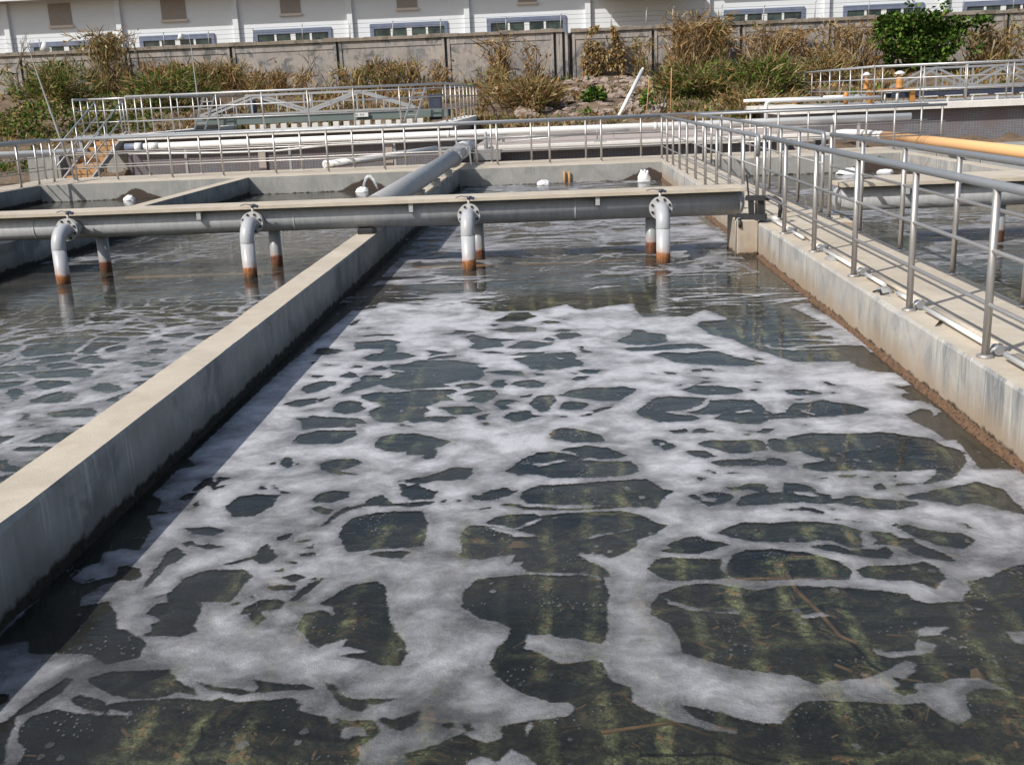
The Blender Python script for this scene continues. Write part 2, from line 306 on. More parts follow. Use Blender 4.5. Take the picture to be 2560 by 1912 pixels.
FOAM='F-2197 11074 -1955 11165 -1985 11510 -1601 11375 -1338 11127 -1028 11344 -878 10985 -710 10787 -271 10757 46 11047 124 10817 227 10716 512 10901 733 10994 730 10653 773 10285 982 10271 1186 10220 1402 10541 1543 10125 1537 10013 1284 9979 1233 9806 1301 9402 1470 9185 1558 8825 1698 8565 1809 8336 2228 8297 2242 8116 2341 7944 2452 7943 2464 7800 2472 7390 2507 6714 2588 5724 2673 5026 1535 2702 -1988 2747 -2538 3692 -2452 4151 -2382 4378 -2346 4955 -2349 6546 -2319 8518|F2332 9907 2450 9367 2461 8536 2517 8626 2521 9116 2481 10070 2402 10727 2219 10507 2271 10298|W-2392 3992 -2383 4142 -2386 4425 -2376 4715 -2392 5041 -2396 5443 -2415 5867 -2403 6167 -2373 6349 -2255 6178 -2356 6119 -2416 5950 -2384 5744 -2255 5581 -2229 5433 -2153 5411 -2258 5364 -2167 5189 -2145 5027 -2124 4904 -2225 4939 -2302 4884 -2278 4766 -2327 4712 -2327 4657 -2327 4577 -2257 4521 -2148 4595 -2123 4621 -2156 4704 -2119 4730 -2041 4685 -1996 4588 -2025 4550 -2089 4566 -2163 4491 -2201 4393 -2170 4295 -2112 4316 -2055 4338 -1973 4217 -1908 4081 -1798 4012 -1733 3948 -1728 3828 -1839 3784 -1922 3864 -2183 3883 -2249 3987 -2370 3950|W-2184 3585 -2117 3566 -2101 3514 -2131 3482|W-2044 3383 -2016 3512 -1980 3597 -1953 3685 -1925 3675 -1924 3578 -1962 3477 -2014 3414 -1973 3259 -1915 3126 -1949 3127 -2072 3368|W-1866 3673 -1796 3726 -1649 3722 -1567 3738 -1510 3654 -1419 3581 -1398 3546 -1479 3565 -1539 3524 -1632 3527 -1727 3555 -1796 3609|W-1862 3533 -1850 3558 -1725 3504 -1685 3429 -1778 3456 -1830 3490|W-1933 3258 -1966 3334 -1959 3412 -1889 3459 -1783 3424 -1670 3413 -1591 3419 -1724 3479 -1644 3510 -1536 3516 -1427 3521 -1329 3502 -1300 3526 -1235 3491 -1022 3510 -989 3468 -993 3428 -878 3385 -851 3338 -775 3352 -802 3307 -802 3262 -740 3203 -720 3160 -718 3039 -1848 3060 -1881 3213|W-1428 3637 -1361 3605 -1262 3585 -1182 3565 -1171 3591 -1204 3645 -1093 3615 -1007 3604 -954 3576 -999 3569 -1099 3563 -1171 3557 -1231 3541 -1375 3588|W-936 3619 -895 3600 -864 3540 -802 3496 -622 3499 -691 3477 -742 3462 -751 3414 -797 3423 -865 3498 -897 3566|W-683 3373 -637 3356 -606 3379 -541 3416 -556 3331 -594 3294 -639 3310 -660 3334|W-841 3377 -793 3352 -707 3358 -683 3319 -668 3274 -703 3231 -737 3189 -776 3218 -759 3261 -699 3260 -735 3320 -804 3322|W-457 3321 -437 3344 -409 3313 -433 3298|W-384 3319 -359 3326 -339 3288 -372 3274|W-2244 4560 -2225 4599 -2214 4572|W-1830 4211 -1821 4304 -1773 4326 -1811 4400 -1854 4365 -1797 4425 -1781 4578 -1701 4655 -1523 4646 -1469 4577 -1486 4436 -1495 4314 -1628 4320 -1598 4225 -1586 4090 -1561 4046 -1610 4006 -1714 4009 -1777 4012 -1751 4053 -1775 4119 -1740 4140 -1778 4186|W-1938 4456 -1958 4586 -1960 4722 -1975 4867 -1951 4940 -1877 4847 -1885 4747 -1924 4721 -1918 4638 -1926 4532|W-1936 4985 -1896 4998 -1860 4966 -1901 4937|W-1866 4945 -1797 4962 -1712 4927 -1778 4901|W-1988 5179 -1855 5187 -1761 5133 -1806 5072 -1915 5093|W-1866 5483 -1826 5629 -1738 5662 -1605 5634 -1604 5466 -1661 5328 -1777 5318|W-1658 4708 -1578 4760 -1509 4814 -1521 4902 -1496 4946 -1451 4869 -1408 4794 -1426 4724 -1470 4712 -1522 4771 -1590 4718|W-1469 5037 -1403 5074 -1411 5003 -1451 4989|W-1360 4969 -1285 4996 -1312 4951|W-1306 4818 -1236 4829 -1229 4793 -1295 4794|W-1292 4890 -1259 4933 -1246 4873|W-1326 4557 -1275 4586 -1210 4551 -1256 4502|W-1368 4456 -1306 4478 -1235 4463 -1237 4425 -1324 4416|W-1377 4626 -1339 4659 -1331 4623|W-1340 4734 -1289 4717 -1288 4690|W-1228 4315 -1209 4399 -1181 4473 -1127 4535 -1145 4458 -1178 4361 -1209 4302|W-1184 4537 -1164 4549 -1153 4497|W-1423 4195 -1404 4263 -1366 4321 -1293 4334 -1247 4304 -1249 4245 -1337 4214 -1295 4156 -1315 4091 -1342 4114 -1374 4193|W-1426 4359 -1412 4371 -1398 4339|W-1488 4290 -1440 4312 -1463 4277|W-1083 4273 -1046 4355 -987 4451 -872 4497 -828 4432 -795 4285 -760 4124 -724 4015 -672 3931 -649 3831 -665 3737 -732 3739 -795 3779 -910 3821 -854 3838 -787 3846 -915 3899 -906 3960 -953 3941 -1013 3893 -1064 3945 -1098 4008 -1139 4052 -1128 4183 -1071 4215 -995 4156 -1024 4248|W-1151 5035 -1157 5163 -1124 5261 -1007 5340 -773 5350 -720 5171 -704 4874 -811 4865 -977 4850 -1067 4820|W-968 4800 -901 4826 -807 4835 -767 4804 -794 4743 -890 4753|W-929 5824 -837 5879 -663 5993 -578 6008 -542 5921 -577 5820 -690 5828 -825 5777 -855 5799|W-929 5724 -850 5758 -785 5675 -719 5632 -740 5521 -846 5509 -913 5607|W-1101 5507 -1059 5579 -1021 5595 -946 5461 -788 5469 -732 5447 -806 5405 -942 5432 -1076 5440|W-1278 5138 -1255 5269 -1213 5388 -1183 5440 -1149 5402 -1209 5301 -1241 5201|W-1166 5421 -1095 5470 -1076 5440 -1136 5401|W-1371 5416 -1345 5450 -1253 5390 -1265 5321 -1339 5361|W-1406 5545 -1385 5638 -1313 5691 -1211 5665 -1207 5570 -1288 5501 -1372 5513|W-2169 5614 -2152 5689 -2101 5705 -2096 5647 -2131 5585|W-2122 5726 -2134 5807 -2116 5929 -2043 5882 -2054 5967 -1973 5940 -2013 5880 -2017 5799 -1965 5815 -2013 5739 -2068 5823|W-2145 5931 -2092 5948 -2058 5883|W-2058 5532 -2043 5568 -2018 5492 -2040 5475|W-1681 5796 -1625 5713 -1552 5669 -1584 5659 -1639 5714|W-1756 5781 -1732 5799 -1702 5737 -1745 5740|W-1765 6594 -1753 6748 -1643 6846 -1392 6824 -1364 6715 -1452 6542 -1677 6561|W-1483 6165 -1420 6228 -1302 6242 -1229 6168 -1284 6061 -1405 6005 -1459 6052|W-1403 5996 -1318 6007 -1236 5958 -1337 5957|W-1746 6230 -1730 6289 -1688 6272 -1647 6132 -1675 6090 -1725 6160|W-1804 6189 -1782 6219 -1762 6172 -1791 6165|W-1648 6200 -1623 6189 -1620 6144|W-515 4763 -518 4939 -535 5001 -496 5125 -406 5088 -396 5119 -282 5049 -272 4779 -417 4702|W-271 4661 -244 4806 -139 4838 -43 4809 32 4759 32 4713 -156 4700|W-2082 10330 -2066 10495 -2027 10604 -2017 10348 -2051 10287|W-1908 10115 -1848 10159 -1862 10108|W-1875 9802 -1721 9855 -1565 9832 -1558 9781 -1711 9788 -1847 9763|W-1882 9535 -1706 9558 -1609 9617 -1451 9476 -1498 9366 -1447 9223 -1448 9090 -1340 9033 -1245 8915 -1358 8804 -1568 8769 -1655 8821 -1703 8931 -1643 9051 -1554 9061 -1568 9216 -1729 9260 -1826 9228|W-2173 9119 -2175 9319 -2084 9330 -1927 9219 -1962 9136 -2049 9060|W-2144 8808 -2084 8825 -2093 8753|W-2028 8745 -1904 8690 -1950 8675|W-2034 8396 -1997 8355 -1916 8327 -1948 8258 -1995 8281|W-1991 7897 -2010 8001 -1974 8083 -1881 8160 -1784 8132 -1752 8041 -1807 7978 -1852 7849 -1927 7792|W-2046 7520 -1967 7620 -1863 7657 -1827 7653 -1809 7527 -1897 7430 -1982 7468|W-1820 7621 -1731 7690 -1750 7614 -1777 7539|W-1806 7362 -1762 7387 -1786 7345|W-1866 7153 -1780 7131 -1762 7199 -1657 7161 -1453 7114 -1400 7082 -1343 6982 -1418 6962 -1398 6895 -1525 6906 -1680 6894 -1759 6862 -1793 7010|W-1658 7391 -1633 7540 -1534 7560 -1471 7493 -1447 7400 -1411 7338 -1446 7254 -1538 7220 -1622 7271|W-1753 8554 -1712 8647 -1649 8619 -1658 8562|W-1574 8513 -1502 8601 -1413 8513 -1452 8460 -1527 8458|W-1788 8294 -1731 8436 -1669 8354 -1614 8256 -1692 8229|W-1190 9122 -1106 9089 -977 9008 -1125 8899 -1127 9005|W-1150 8778 -1055 8890 -909 8914 -892 8828 -995 8787|W-1420 8631 -1289 8654 -1207 8765 -912 8728 -690 8581 -702 8485 -604 8416 -646 8346 -618 8195 -654 8057 -761 8052 -823 8147 -795 8038 -929 7950 -852 7874 -1008 7858 -1179 7827 -1311 7891 -1417 8004 -1491 7910 -1581 7820 -1637 7745 -1674 7797 -1666 7896 -1630 7942 -1640 8046 -1582 8127 -1611 8237 -1577 8306 -1444 8291 -1446 8183 -1383 8193 -1337 8315 -1386 8395 -1248 8342 -1296 8423 -1397 8473|W-1510 7715 -1391 7784 -1256 7753 -1090 7817 -826 7789 -785 7719 -871 7633 -790 7485 -883 7494 -932 7409 -992 7355 -938 7234 -975 7209 -959 7068 -933 6984 -1016 6952 -1072 7024 -1113 6974 -1259 7001 -1336 7131 -1384 7277 -1303 7386 -1334 7479 -1419 7533 -1499 7651|W-1109 6947 -1005 6872 -1102 6894|W-970 7097 -762 7091 -736 7061 -813 6960 -909 6982|W-914 7318 -785 7335 -636 7320 -571 7198 -645 7121 -774 7133 -824 7237|W-821 7921 -710 7977 -589 7879 -655 7820 -758 7798|W-753 7636 -650 7753 -512 7739 -481 7639 -531 7489 -568 7402 -695 7445 -683 7504 -637 7561|W-1115 9768 -1010 9803 -1000 9929 -797 9822 -897 9736|W-877 9610 -833 9727 -672 9533 -418 9450 -558 9353 -509 9187 -726 9105 -820 9162 -781 9314|W-686 10145 -596 10121 -647 10043|W-695 9925 -553 9914 -427 10026 -249 9947 -246 9767 -471 9750|W-652 10332 -579 10461 -508 10683 -346 10687 -258 10468 -326 10365 -379 10251 -603 10252|W-210 10099 -166 10120 -209 10062|W-719 9004 -611 9016 -497 8924 -635 8933|W-486 9117 -440 9222 -353 9371 -148 9296 -137 9181 -245 9063|W-436 8853 -360 8927 -145 8920 -183 8862 -337 8819|W-421 8727 -239 8766 -144 8836 -114 8628 47 8608 64 8450 -48 8387 -112 8319 -250 8336 -289 8454|W-616 8305 -461 8324 -340 8291 -299 8141 -409 8171 -548 8242|W-555 7892 -518 8025 -465 8036 -433 7895 -463 7799 -525 7822|W-407 7909 -357 7972 -243 8028 -144 7897 -152 7798 -264 7777 -352 7836|W-508 7366 -464 7467 -381 7473 -329 7423 -424 7328 -372 7250 -426 7198|W-427 7045 -368 7150 -241 7166 -223 7053 -259 6949 -336 6929|W-601 7062 -512 7150 -538 7056 -534 6988 -581 6992|W-552 6910 -515 6932 -504 6879 -533 6856|W-218 10171 -152 10237 -41 10182 -25 10109 -129 10103|W-41 10320 59 10248 15 10283|W-74 9742 1 9832 86 9769 32 9686|W-73 9569 -21 9659 116 9654 176 9533 60 9407 -22 9395|W-380 9351 -299 9387 -144 9273 -73 9309 -197 9419 -135 9482 -73 9402 -103 9177 -271 9066 -371 9080|W136 9100 166 9096 182 8963 247 8869 217 8831 151 8882|W-369 8721 -247 8849 -92 8871 73 8892 110 8762 98 8642 161 8515 149 8401 47 8375 -26 8309 -182 8291 -248 8392|W-82 8787 4 8694 22 8651 -44 8639|F-82 8766 -25 8718 22 8651 -34 8650|W118 8237 165 8287 290 8253 250 8149 179 8139|W52 7995 106 8076 194 8066 156 7966 86 7946|W-257 8208 -208 8213 -130 8146 -206 8141|W54 8197 117 8164 89 8132|W460 9235 540 9386 610 9519 643 9712 725 9675 758 9571 904 9477 900 9175 737 9063 572 9107|W515 8983 662 8986 913 9061 1061 9072 1147 9051 1232 8888 1161 8855 1043 8913 797 8861 565 8857|W726 8704 838 8792 1021 8727 1190 8788 1265 8778 1372 8560 1488 8428 1571 8284 1412 8248 1109 8322 894 8425 819 8591|W1526 8541 1589 8435 1515 8425|W775 8141 868 8094 845 8047 786 8068|W985 8189 1055 8180 1055 8108 993 8105|W1060 8216 1136 8189 1161 8114 1086 8141|W713 7852 747 7848 728 7827|W658 8112 743 8073 706 8063|W1025 7943 1108 7916 1054 7898|W1395 7792 1449 7760 1420 7740|W1332 7572 1381 7567 1364 7522 1330 7535|W-34 7545 47 7679 185 7738 294 7717 440 7743 519 7660 515 7597 422 7451 393 7364 271 7362 143 7450 45 7490|W-35 7260 -6 7360 60 7374 148 7330 163 7270 112 7174 25 7169 -27 7202|W-254 7341 -197 7546 -96 7567 -55 7425 -103 7267 -111 7154 -166 7131 -216 7235|W-318 7174 -262 7168 -220 7081 -141 7046 -227 6999 -310 6927|W-323 7560 -231 7597 -247 7536 -313 7512|W198 7124 248 7204 346 7251 310 7169 245 7119 205 7090|W108 7008 149 7059 196 7068 155 7004|W-47 7037 7 7018 23 6989 -32 7003|W853 7608 945 7711 1109 7686 1248 7613 1278 7515 1197 7447 995 7453 904 7508|W955 7726 1043 7815 1092 7800 1001 7754|W830 7740 859 7736 839 7706|W477 7069 523 7162 573 7287 648 7413 741 7449 867 7405 1023 7359 971 7335 948 7220 822 7091 664 7065 741 6989 845 6952 904 6880 792 6825 611 6829 529 6928|W808 7037 898 7070 972 7160 1007 7301 1137 7318 1307 7286 1331 7153 1371 6956 1468 6987 1487 7040 1516 7107 1564 7187 1640 7179 1771 7238 1860 7157 1955 7105 2015 6988 1946 6900 1740 6854 1632 6838 1490 6838 1324 6828 1252 6719 1123 6743 1045 6815 979 6873 1056 6986 1144 7060 1007 6964 886 6975|F1130 7020 1245 7063 1253 7021 1161 6976|F1409 7075 1474 7055 1466 6974 1368 6942 1338 7068 1384 7148|F1555 7075 1647 6902 1626 6878 1573 6977|W1555 7501 1639 7533 1717 7515 1815 7412 1784 7385 1629 7371 1568 7423|W1876 7436 1910 7411 1876 7403|W1879 7722 1922 7694 1941 7601 1897 7622|W1572 7288 1657 7279 1612 7254|W2351 7604 2367 7523 2406 7519 2488 7573 2514 7234 2506 6873 2459 6931 2450 7042 2407 7144 2334 7180 2307 7256 2344 7341 2390 7336 2379 7428 2351 7493|W2206 6849 2351 6969 2386 6938 2376 6794 2434 6880 2515 6794 2540 6285 2276 6307 2269 6493 2212 6694|W2522 11171 2427 10435 2499 10365 2510 9709 2547 9264 2487 8658 2530 8612 2553 7598 2576 6762 2540 6469 2601 6464 2729 8427 2733 11066|W2503 8615 2471 8156 2484 7638 2514 7008 2515 6401 2485 5968 2478 5772 2287 5786 2363 6461 2450 6905 2481 7180 2465 7576 2472 7872 2347 8027 2311 8212 2408 8468|W-1088 6724 -964 6709 -842 6629 -809 6602 -729 6535 -764 6445 -825 6404 -794 6322 -797 6213 -851 6195 -884 6230 -854 6283 -976 6281 -985 6349 -1027 6341 -1118 6371 -1201 6457 -1214 6541 -1188 6683|W-105 6639 -60 6734 15 6753 126 6680 225 6574 242 6454 177 6436 48 6447 -61 6503 -97 6553|W-293 6068 -261 6149 -180 6262 -82 6276 30 6212 153 6138 77 6113 -40 6122 -143 6067 -211 6072 -232 6094|W-46 6295 3 6336 132 6382 257 6315 361 6165 317 6126 193 6114 85 6186 24 6268|W-356 5940 -293 6057 -232 6073 -162 6006 8 6097 111 6099 232 6069 374 6058 407 5954 402 5875 340 5830 201 5802 -80 5803 -173 5877 -240 5882 -266 5865 -321 5908|W-960 5817 -835 5828 -765 5920 -668 6034 -626 6021 -550 6015 -554 5885 -609 5831 -667 5806 -788 5824 -853 5810 -839 5752|W-953 5769 -913 5767 -872 5698 -799 5693 -784 5619 -717 5651 -737 5545 -806 5585 -820 5542 -855 5518 -900 5573|W-915 5729 -896 5737 -899 5709|W-522 5557 -478 5563 -425 5631 -337 5662 -303 5605 -271 5621 -313 5552 -373 5495 -467 5484 -511 5495|W-906 5435 -867 5467 -781 5487 -717 5474 -789 5445 -860 5415|W-687 5489 -651 5504 -668 5454|W-597 5501 -580 5491 -587 5466|W-483 5355 -410 5379 -403 5361 -457 5345|W-369 5409 -302 5422 -214 5383 -31 5333 121 5329 183 5374 122 5370 31 5392 -61 5385 -215 5425 -254 5496 -245 5583 -208 5653 -157 5686 -61 5698 100 5705 198 5736 360 5743 438 5756 478 5697 519 5585 585 5563 535 5496 497 5421 463 5307 393 5336 302 5334 180 5309 -91 5317 -225 5326 -306 5389|F-276 5387 -215 5408 -153 5379 -30 5360 91 5364 177 5375 170 5359 91 5342 -61 5345 -214 5371|W-416 5162 -372 5238 -301 5266 -175 5266 -132 5223 -208 5150 -264 5077 -325 5118 -396 5138|W-264 5062 -132 5176 -127 5239 -31 5265 149 5278 269 5287 383 5208 440 5112 494 5078 421 4965 331 4898 321 4829 255 4738 187 4696 152 4743 21 4750 -89 4789 -171 4773 -308 4747 -359 4790 -388 4711 -470 4716 -511 4751 -501 4831 -532 4931 -531 5047 -497 5136 -431 5125 -362 5053 -266 4974 -186 4955 -147 4975|F-419 5116 -353 5090 -263 5040 -204 4992 -169 4976 -226 4965 -296 5005 -381 5069|F-264 5070 -208 5134 -132 5192 -138 5169 -195 5111 -247 5064|F97 4939 139 4988 236 5004 319 5051 327 5040 241 4989 166 4964 103 4925|W657 6633 770 6660 779 6610 746 6577 681 6582|W787 6585 828 6655 874 6671 898 6624 952 6595 875 6565|W1126 6575 1225 6583 1248 6630 1322 6616 1296 6577 1244 6526 1206 6553|W1114 6521 1150 6525 1139 6499|W1496 6700 1545 6690 1513 6678|W808 6349 855 6414 940 6411 1058 6396 1153 6416 1197 6385 1204 6294 1190 6196 1147 6188 1052 6149 971 6155 914 6229 846 6290|W1235 6404 1274 6424 1339 6396 1411 6471 1540 6507 1744 6473 1927 6497 2023 6465 2074 6402 2195 6346 2218 6232 2304 6074 2253 5894 2087 5639 1943 5577 1760 5554 1825 5770 1733 5787 1641 5822 1443 5798 1331 5875 1366 5942 1502 5992 1438 6059 1382 6169 1322 6142 1302 6144 1228 6182 1217 6270|F1384 6148 1425 6060 1500 6013 1489 5993 1381 5951 1327 5885 1291 5897 1275 5948 1287 6071 1337 6151|F1820 5780 2046 5792 2027 5718 1914 5579 1763 5589|W713 6223 750 6242 829 6214 884 6113 812 6087 756 6123|W824 6024 900 6038 1022 6050 1100 6033 1133 6000 1184 6058 1241 6043 1277 5989 1235 5912 1148 5938 1015 5928 884 5928|W1276 5918 1316 5895 1307 5882|W524 6442 554 6462 602 6435 670 6338 649 6272 598 6254 544 6348|F560 6369 592 6413 616 6365 584 6322|W901 5823 935 5836 963 5810 930 5801|W798 5875 855 5822 827 5809|W718 5765 773 5742 743 5707|W1386 5717 1423 5701 1397 5685|W1491 5747 1591 5730 1559 5705 1508 5703|W1623 5709 1666 5706 1644 5693|W1640 5553 1694 5603 1696 5505 1646 5500|W853 5607 884 5587 930 5602 987 5644 1076 5619 1082 5547 1144 5490 1179 5630 1247 5629 1314 5567 1325 5478 1382 5440 1378 5373 1417 5387 1473 5417 1526 5414 1558 5378 1635 5356 1799 5312 1783 5265 1651 5209 1541 5232 1466 5277 1389 5322 1304 5311 1218 5350 1126 5339 1004 5322 883 5314 875 5339 915 5437 959 5477 1037 5506 990 5553 921 5549 889 5543|F1105 5635 1159 5595 1144 5490 1072 5495 1079 5565|F1178 5505 1299 5497 1325 5427 1293 5420 1217 5460|F1463 5334 1534 5354 1521 5330 1465 5317|W636 5472 673 5496 704 5451 699 5408 655 5445|W732 5500 788 5523 869 5491 879 5439 859 5390 800 5352 733 5307 709 5349 693 5409 721 5390 778 5370 798 5427 740 5448|W1116 5258 1185 5254 1202 5277 1256 5258 1295 5200 1280 5185 1215 5228 1134 5233|W1341 5244 1364 5243 1347 5220|W1330 5105 1346 5101 1333 5092|W1393 5086 1443 5060 1411 5067|W726 4962 787 5032 864 5087 932 5083 1004 5071 1074 5082 1122 5090 1243 5072 1345 5029 1418 4945 1392 4910 1390 4841 1363 4760 1316 4743 1285 4791 1245 4848 1186 4852 1116 4828 999 4841 864 4855 789 4901|W1461 4942 1504 4940 1555 4866 1622 4842 1608 4761 1575 4723 1525 4765 1470 4782 1430 4791 1468 4850|W1126 4780 1207 4802 1257 4786 1302 4711 1350 4734 1434 4730 1473 4755 1490 4688 1451 4625 1362 4643 1271 4693 1172 4744|W465 4822 508 4868 570 4921 626 4925 665 4880 726 4849 755 4820 689 4776 600 4720 526 4731 442 4755 427 4769 494 4786|W1571 5016 1604 5029 1632 4998 1584 4986|W356 4569 403 4661 474 4690 584 4665 701 4659 678 4541 708 4450 610 4442 448 4437 398 4477|W719 4591 758 4698 834 4750 949 4758 1097 4708 1218 4607 1253 4487 1213 4414 1037 4434 863 4418 738 4436 703 4488|W1270 4512 1323 4548 1519 4552 1595 4588 1634 4508 1630 4419 1555 4302 1489 4389 1348 4408 1282 4436|W1575 5021 1658 5000 1771 4917 1868 4897 1903 4807 1824 4712 1718 4760 1639 4865 1602 4973|W1606 4852 1634 4778 1708 4663 1746 4554 1664 4598 1584 4655 1557 4712 1602 4766|W1925 5010 1951 4953 1925 4960|W1451 4936 1539 4916 1581 4825 1548 4755 1494 4800 1454 4861|W1739 5449 1754 5394 1870 5440 2018 5503 2201 5584 2284 5466 2268 5090 2132 5231 2067 5286 1977 5240 1861 5334 1768 5357|W-273 4521 -151 4528 -40 4510 60 4518 147 4488 166 4315 149 4155 147 4004 126 3873 7 3927 -91 3931 -181 3975 -187 3855 -138 3814 -43 3736 42 3761 116 3731 138 3605 206 3552 208 3453 264 3388 343 3325 391 3308 468 3262 579 3238 497 3291 413 3353 379 3424 470 3398 563 3342 639 3302 705 3301 753 3375 809 3437 887 3442 961 3432 1028 3431 1130 3404 1218 3418 1248 3332 1287 3280 1354 3330 1379 3469 1436 3508 1517 3498 1585 3416 1413 3000 -85 3027 -159 3135 -209 3177 -254 3110 -305 3138 -351 3112 -363 3058 -539 3062 -560 3157 -497 3184 -459 3211 -380 3267 -301 3208 -244 3235 -248 3309 -215 3323 -45 3365 8 3426 -18 3459 -79 3460 -169 3512 -243 3582 -283 3653 -315 3726 -294 3858 -258 3937 -242 4019 -305 4085 -378 4109 -460 4225 -473 4343 -426 4489|W-226 4638 -200 4719 -85 4741 53 4720 97 4649 151 4592 180 4500 147 4488 60 4531 -95 4551 -196 4556|W335 4125 341 4192 382 4306 496 4385 605 4405 804 4323 917 4366 1122 4345 1318 4300 1419 4261 1431 4203 1481 4172 1625 4184 1704 4319 1706 4367 1836 4422 1983 4529 2056 4552 1632 3527 1559 3432 1524 3514 1464 3583 1377 3585 1331 3553 1237 3556 1218 3523 1175 3524 1169 3592 1199 3574 1249 3624 1289 3693 1241 3713 1158 3644 1062 3586 937 3581 886 3549 813 3620 684 3650 599 3679 515 3736 429 3795 425 3932 397 4037 343 4103|W1129 3500 1171 3541 1169 3592 1211 3556 1219 3498 1169 3475|F390 4282 428 4245 523 4173 619 4136 710 4132 685 4107 588 4126 490 4152 415 4211|F932 4091 1037 4119 1057 4075 954 4058|F1353 3939 1408 3977 1499 3964 1429 3896 1355 3899|F1148 3818 1197 3779 1300 3785 1339 3880 1394 3820 1366 3764 1306 3747 1211 3732 1153 3752|F1694 3926 1796 3923 1748 3807 1692 3828|F-180 3954 -91 3971 -42 3929 121 3854 107 3750 -43 3727 -138 3814 -178 3874|F-306 3566 -224 3555 -88 3461 8 3426 -11 3364 -96 3366 -217 3384 -308 3466|F1648 4138 1689 4115 1652 4094|F1485 3816 1522 3815 1493 3788|F-172 3307 -147 3336 -138 3306 -162 3248'
ZW=.425   # top of walls and walkways above the water
# ================================================================ ground and water
def terr(x,y):
    if y<40: h=.02+ (max(0,y-32)/8)*.75
    elif y<51.6: h=.77+(y-40)/11.6*1.95
    else: h=2.75
    if x<-14 and y>34: h=max(h, .1+(min(y,51.6)-34)/17.6*3.0)
    return h
xs=np.r_[np.arange(-70,-30,8),np.arange(-30,30.1,.5),np.arange(38,71,8)]; ys=np.r_[np.array([29.6,31,33]),np.arange(34,52.1,.5),np.array([56,70,120])]
V=[];F=[]
for j,y in enumerate(ys):
    for i,x in enumerate(xs):
        n=0 if y<34 or y>51.7 else (NR.rand()-.5)*.28
        V.append((x,y,terr(x,y)+n))
nx=len(xs)
for j in range(len(ys)-1):
    for i in range(nx-1): F.append((j*nx+i,j*nx+i+1,(j+1)*nx+i+1,(j+1)*nx+i))
mb=MB(); mb.add(V,F,True)
# apron to the horizon around the plant
mb.add([(-900,-600,-.9),(900,-600,-.9),(900,1500,-.9),(-900,1500,-.9)],[(0,1,2,3)])
tag(mb.build('ground',M['soil']),kind='structure')
mb=MB(); mb.add([(-12.95,.5,0),(8.25,.5,0),(8.25,26.95,0),(-12.95,26.95,0)],[(0,1,2,3)]); tag(mb.build('water',M['water']),kind='structure')
mb=MB(); 
gx=np.arange(-13,8.6,.3); gy=np.arange(.4,27.1,.3); V=[(x,y,-.30+(NR.rand()-.5)*.1) for y in gy for x in gx]; nx=len(gx)
mb.add(V,[(j*nx+i,j*nx+i+1,(j+1)*nx+i+1,(j+1)*nx+i) for j in range(len(gy)-1) for i in range(nx-1)],True)
tag(mb.build('tank_floor',M['bottom']),kind='structure')
# ================================================================ foam
def vnoise(x,y,seed=0,oct_=4):
    r=np.random.RandomState(seed); g=r.rand(128,128); out=np.zeros_like(x); a=1;tot=0
    for o_ in range(oct_):
        xi=np.floor(x).astype(int);yi=np.floor(y).astype(int);fx=x-xi;fy=y-yi;fx=fx*fx*(3-2*fx);fy=fy*fy*(3-2*fy)
        g00=g[yi%128,xi%128];g10=g[yi%128,(xi+1)%128];g01=g[(yi+1)%128,xi%128];g11=g[(yi+1)%128,(xi+1)%128]
        out+=a*((g00*(1-fx)+g10*fx)*(1-fy)+(g01*(1-fx)+g11*fx)*fy); tot+=a; a*=.5; x=x*2.03+17.3; y=y*2.03+5.7
    return out/tot
def cells(x,y,seed=3):   # distance to the nearest wall between jittered cells
    r=np.random.RandomState(seed); jx=r.rand(64,64);jy=r.rand(64,64)
    xi=np.floor(x).astype(int);yi=np.floor(y).astype(int); f1=np.full(x.shape,9.);f2=np.full(x.shape,9.)
    for a in (-1,0,1):
        for b_ in (-1,0,1):
            cx=xi+a;cy=yi+b_; px=cx+.1+.8*jx[cy%64,cx%64];py=cy+.1+.8*jy[cy%64,cx%64]
            d=np.hypot(x-px,y-py); n1=np.minimum(f1,d); f2=np.minimum(np.maximum(f1,d),f2); f1=n1
    return (f2-f1)/2
def sdpoly(px,py,P):
    n=len(P); d=np.full(px.shape,1e9); ins=np.zeros(px.shape,bool)
    for i in range(n):
        x0,y0=P[i];x1,y1=P[(i+1)%n]; ex=x1-x0;ey=y1-y0; L=ex*ex+ey*ey+1e-12
        t=np.clip(((px-x0)*ex+(py-y0)*ey)/L,0,1); dd=(px-x0-t*ex)**2+(py-y0-t*ey)**2; d=np.minimum(d,dd)
        c=((y0>py)!=(y1>py)); c&=(px<(x1-x0)*(py-y0)/((y1-y0)if y1!=y0 else 1e-9)+x0); ins^=c
    d=np.sqrt(d); return np.where(ins,d,-d)
POLY=[(q[0],np.array(q[1:].split(),float).reshape(-1,2)/1000) for q in FOAM.split('|')]
def traced(X,Y,s):
    for k,P in POLY:
        x0,y0=P.min(0)-.13;x1,y1=P.max(0)+.13
        m=(X>x0)&(X<x1)&(Y>y0)&(Y<y1)
        if not m.any(): continue
        d=sdpoly(X[m],Y[m],P); s[m]=np.maximum(s[m],d) if k=='F' else np.minimum(s[m],-d)
    return s
def streaks(X,Y,seed,wbase,sx=.62,sy=.34,wvar=.30):
    wx=vnoise(X*.9,Y*.9,seed,3)-.5; wy=vnoise(X*.8+9,Y*1.1+3,seed+1,3)-.5
    e=cells(X/sx+wx*1.3,(Y+X*.12)/sy+wy*1.5,seed)
    e2=cells(X/sx*.5+wx*2.3+7,(Y-X*.1)/sy*.45+wy*2.5,seed+5)
    wd=wbase+(vnoise(X*.55,Y*.45,seed+2,4)-.5)*wvar*2
    return np.maximum((wd-e)*.30,(wd*.8-e2)*.5)
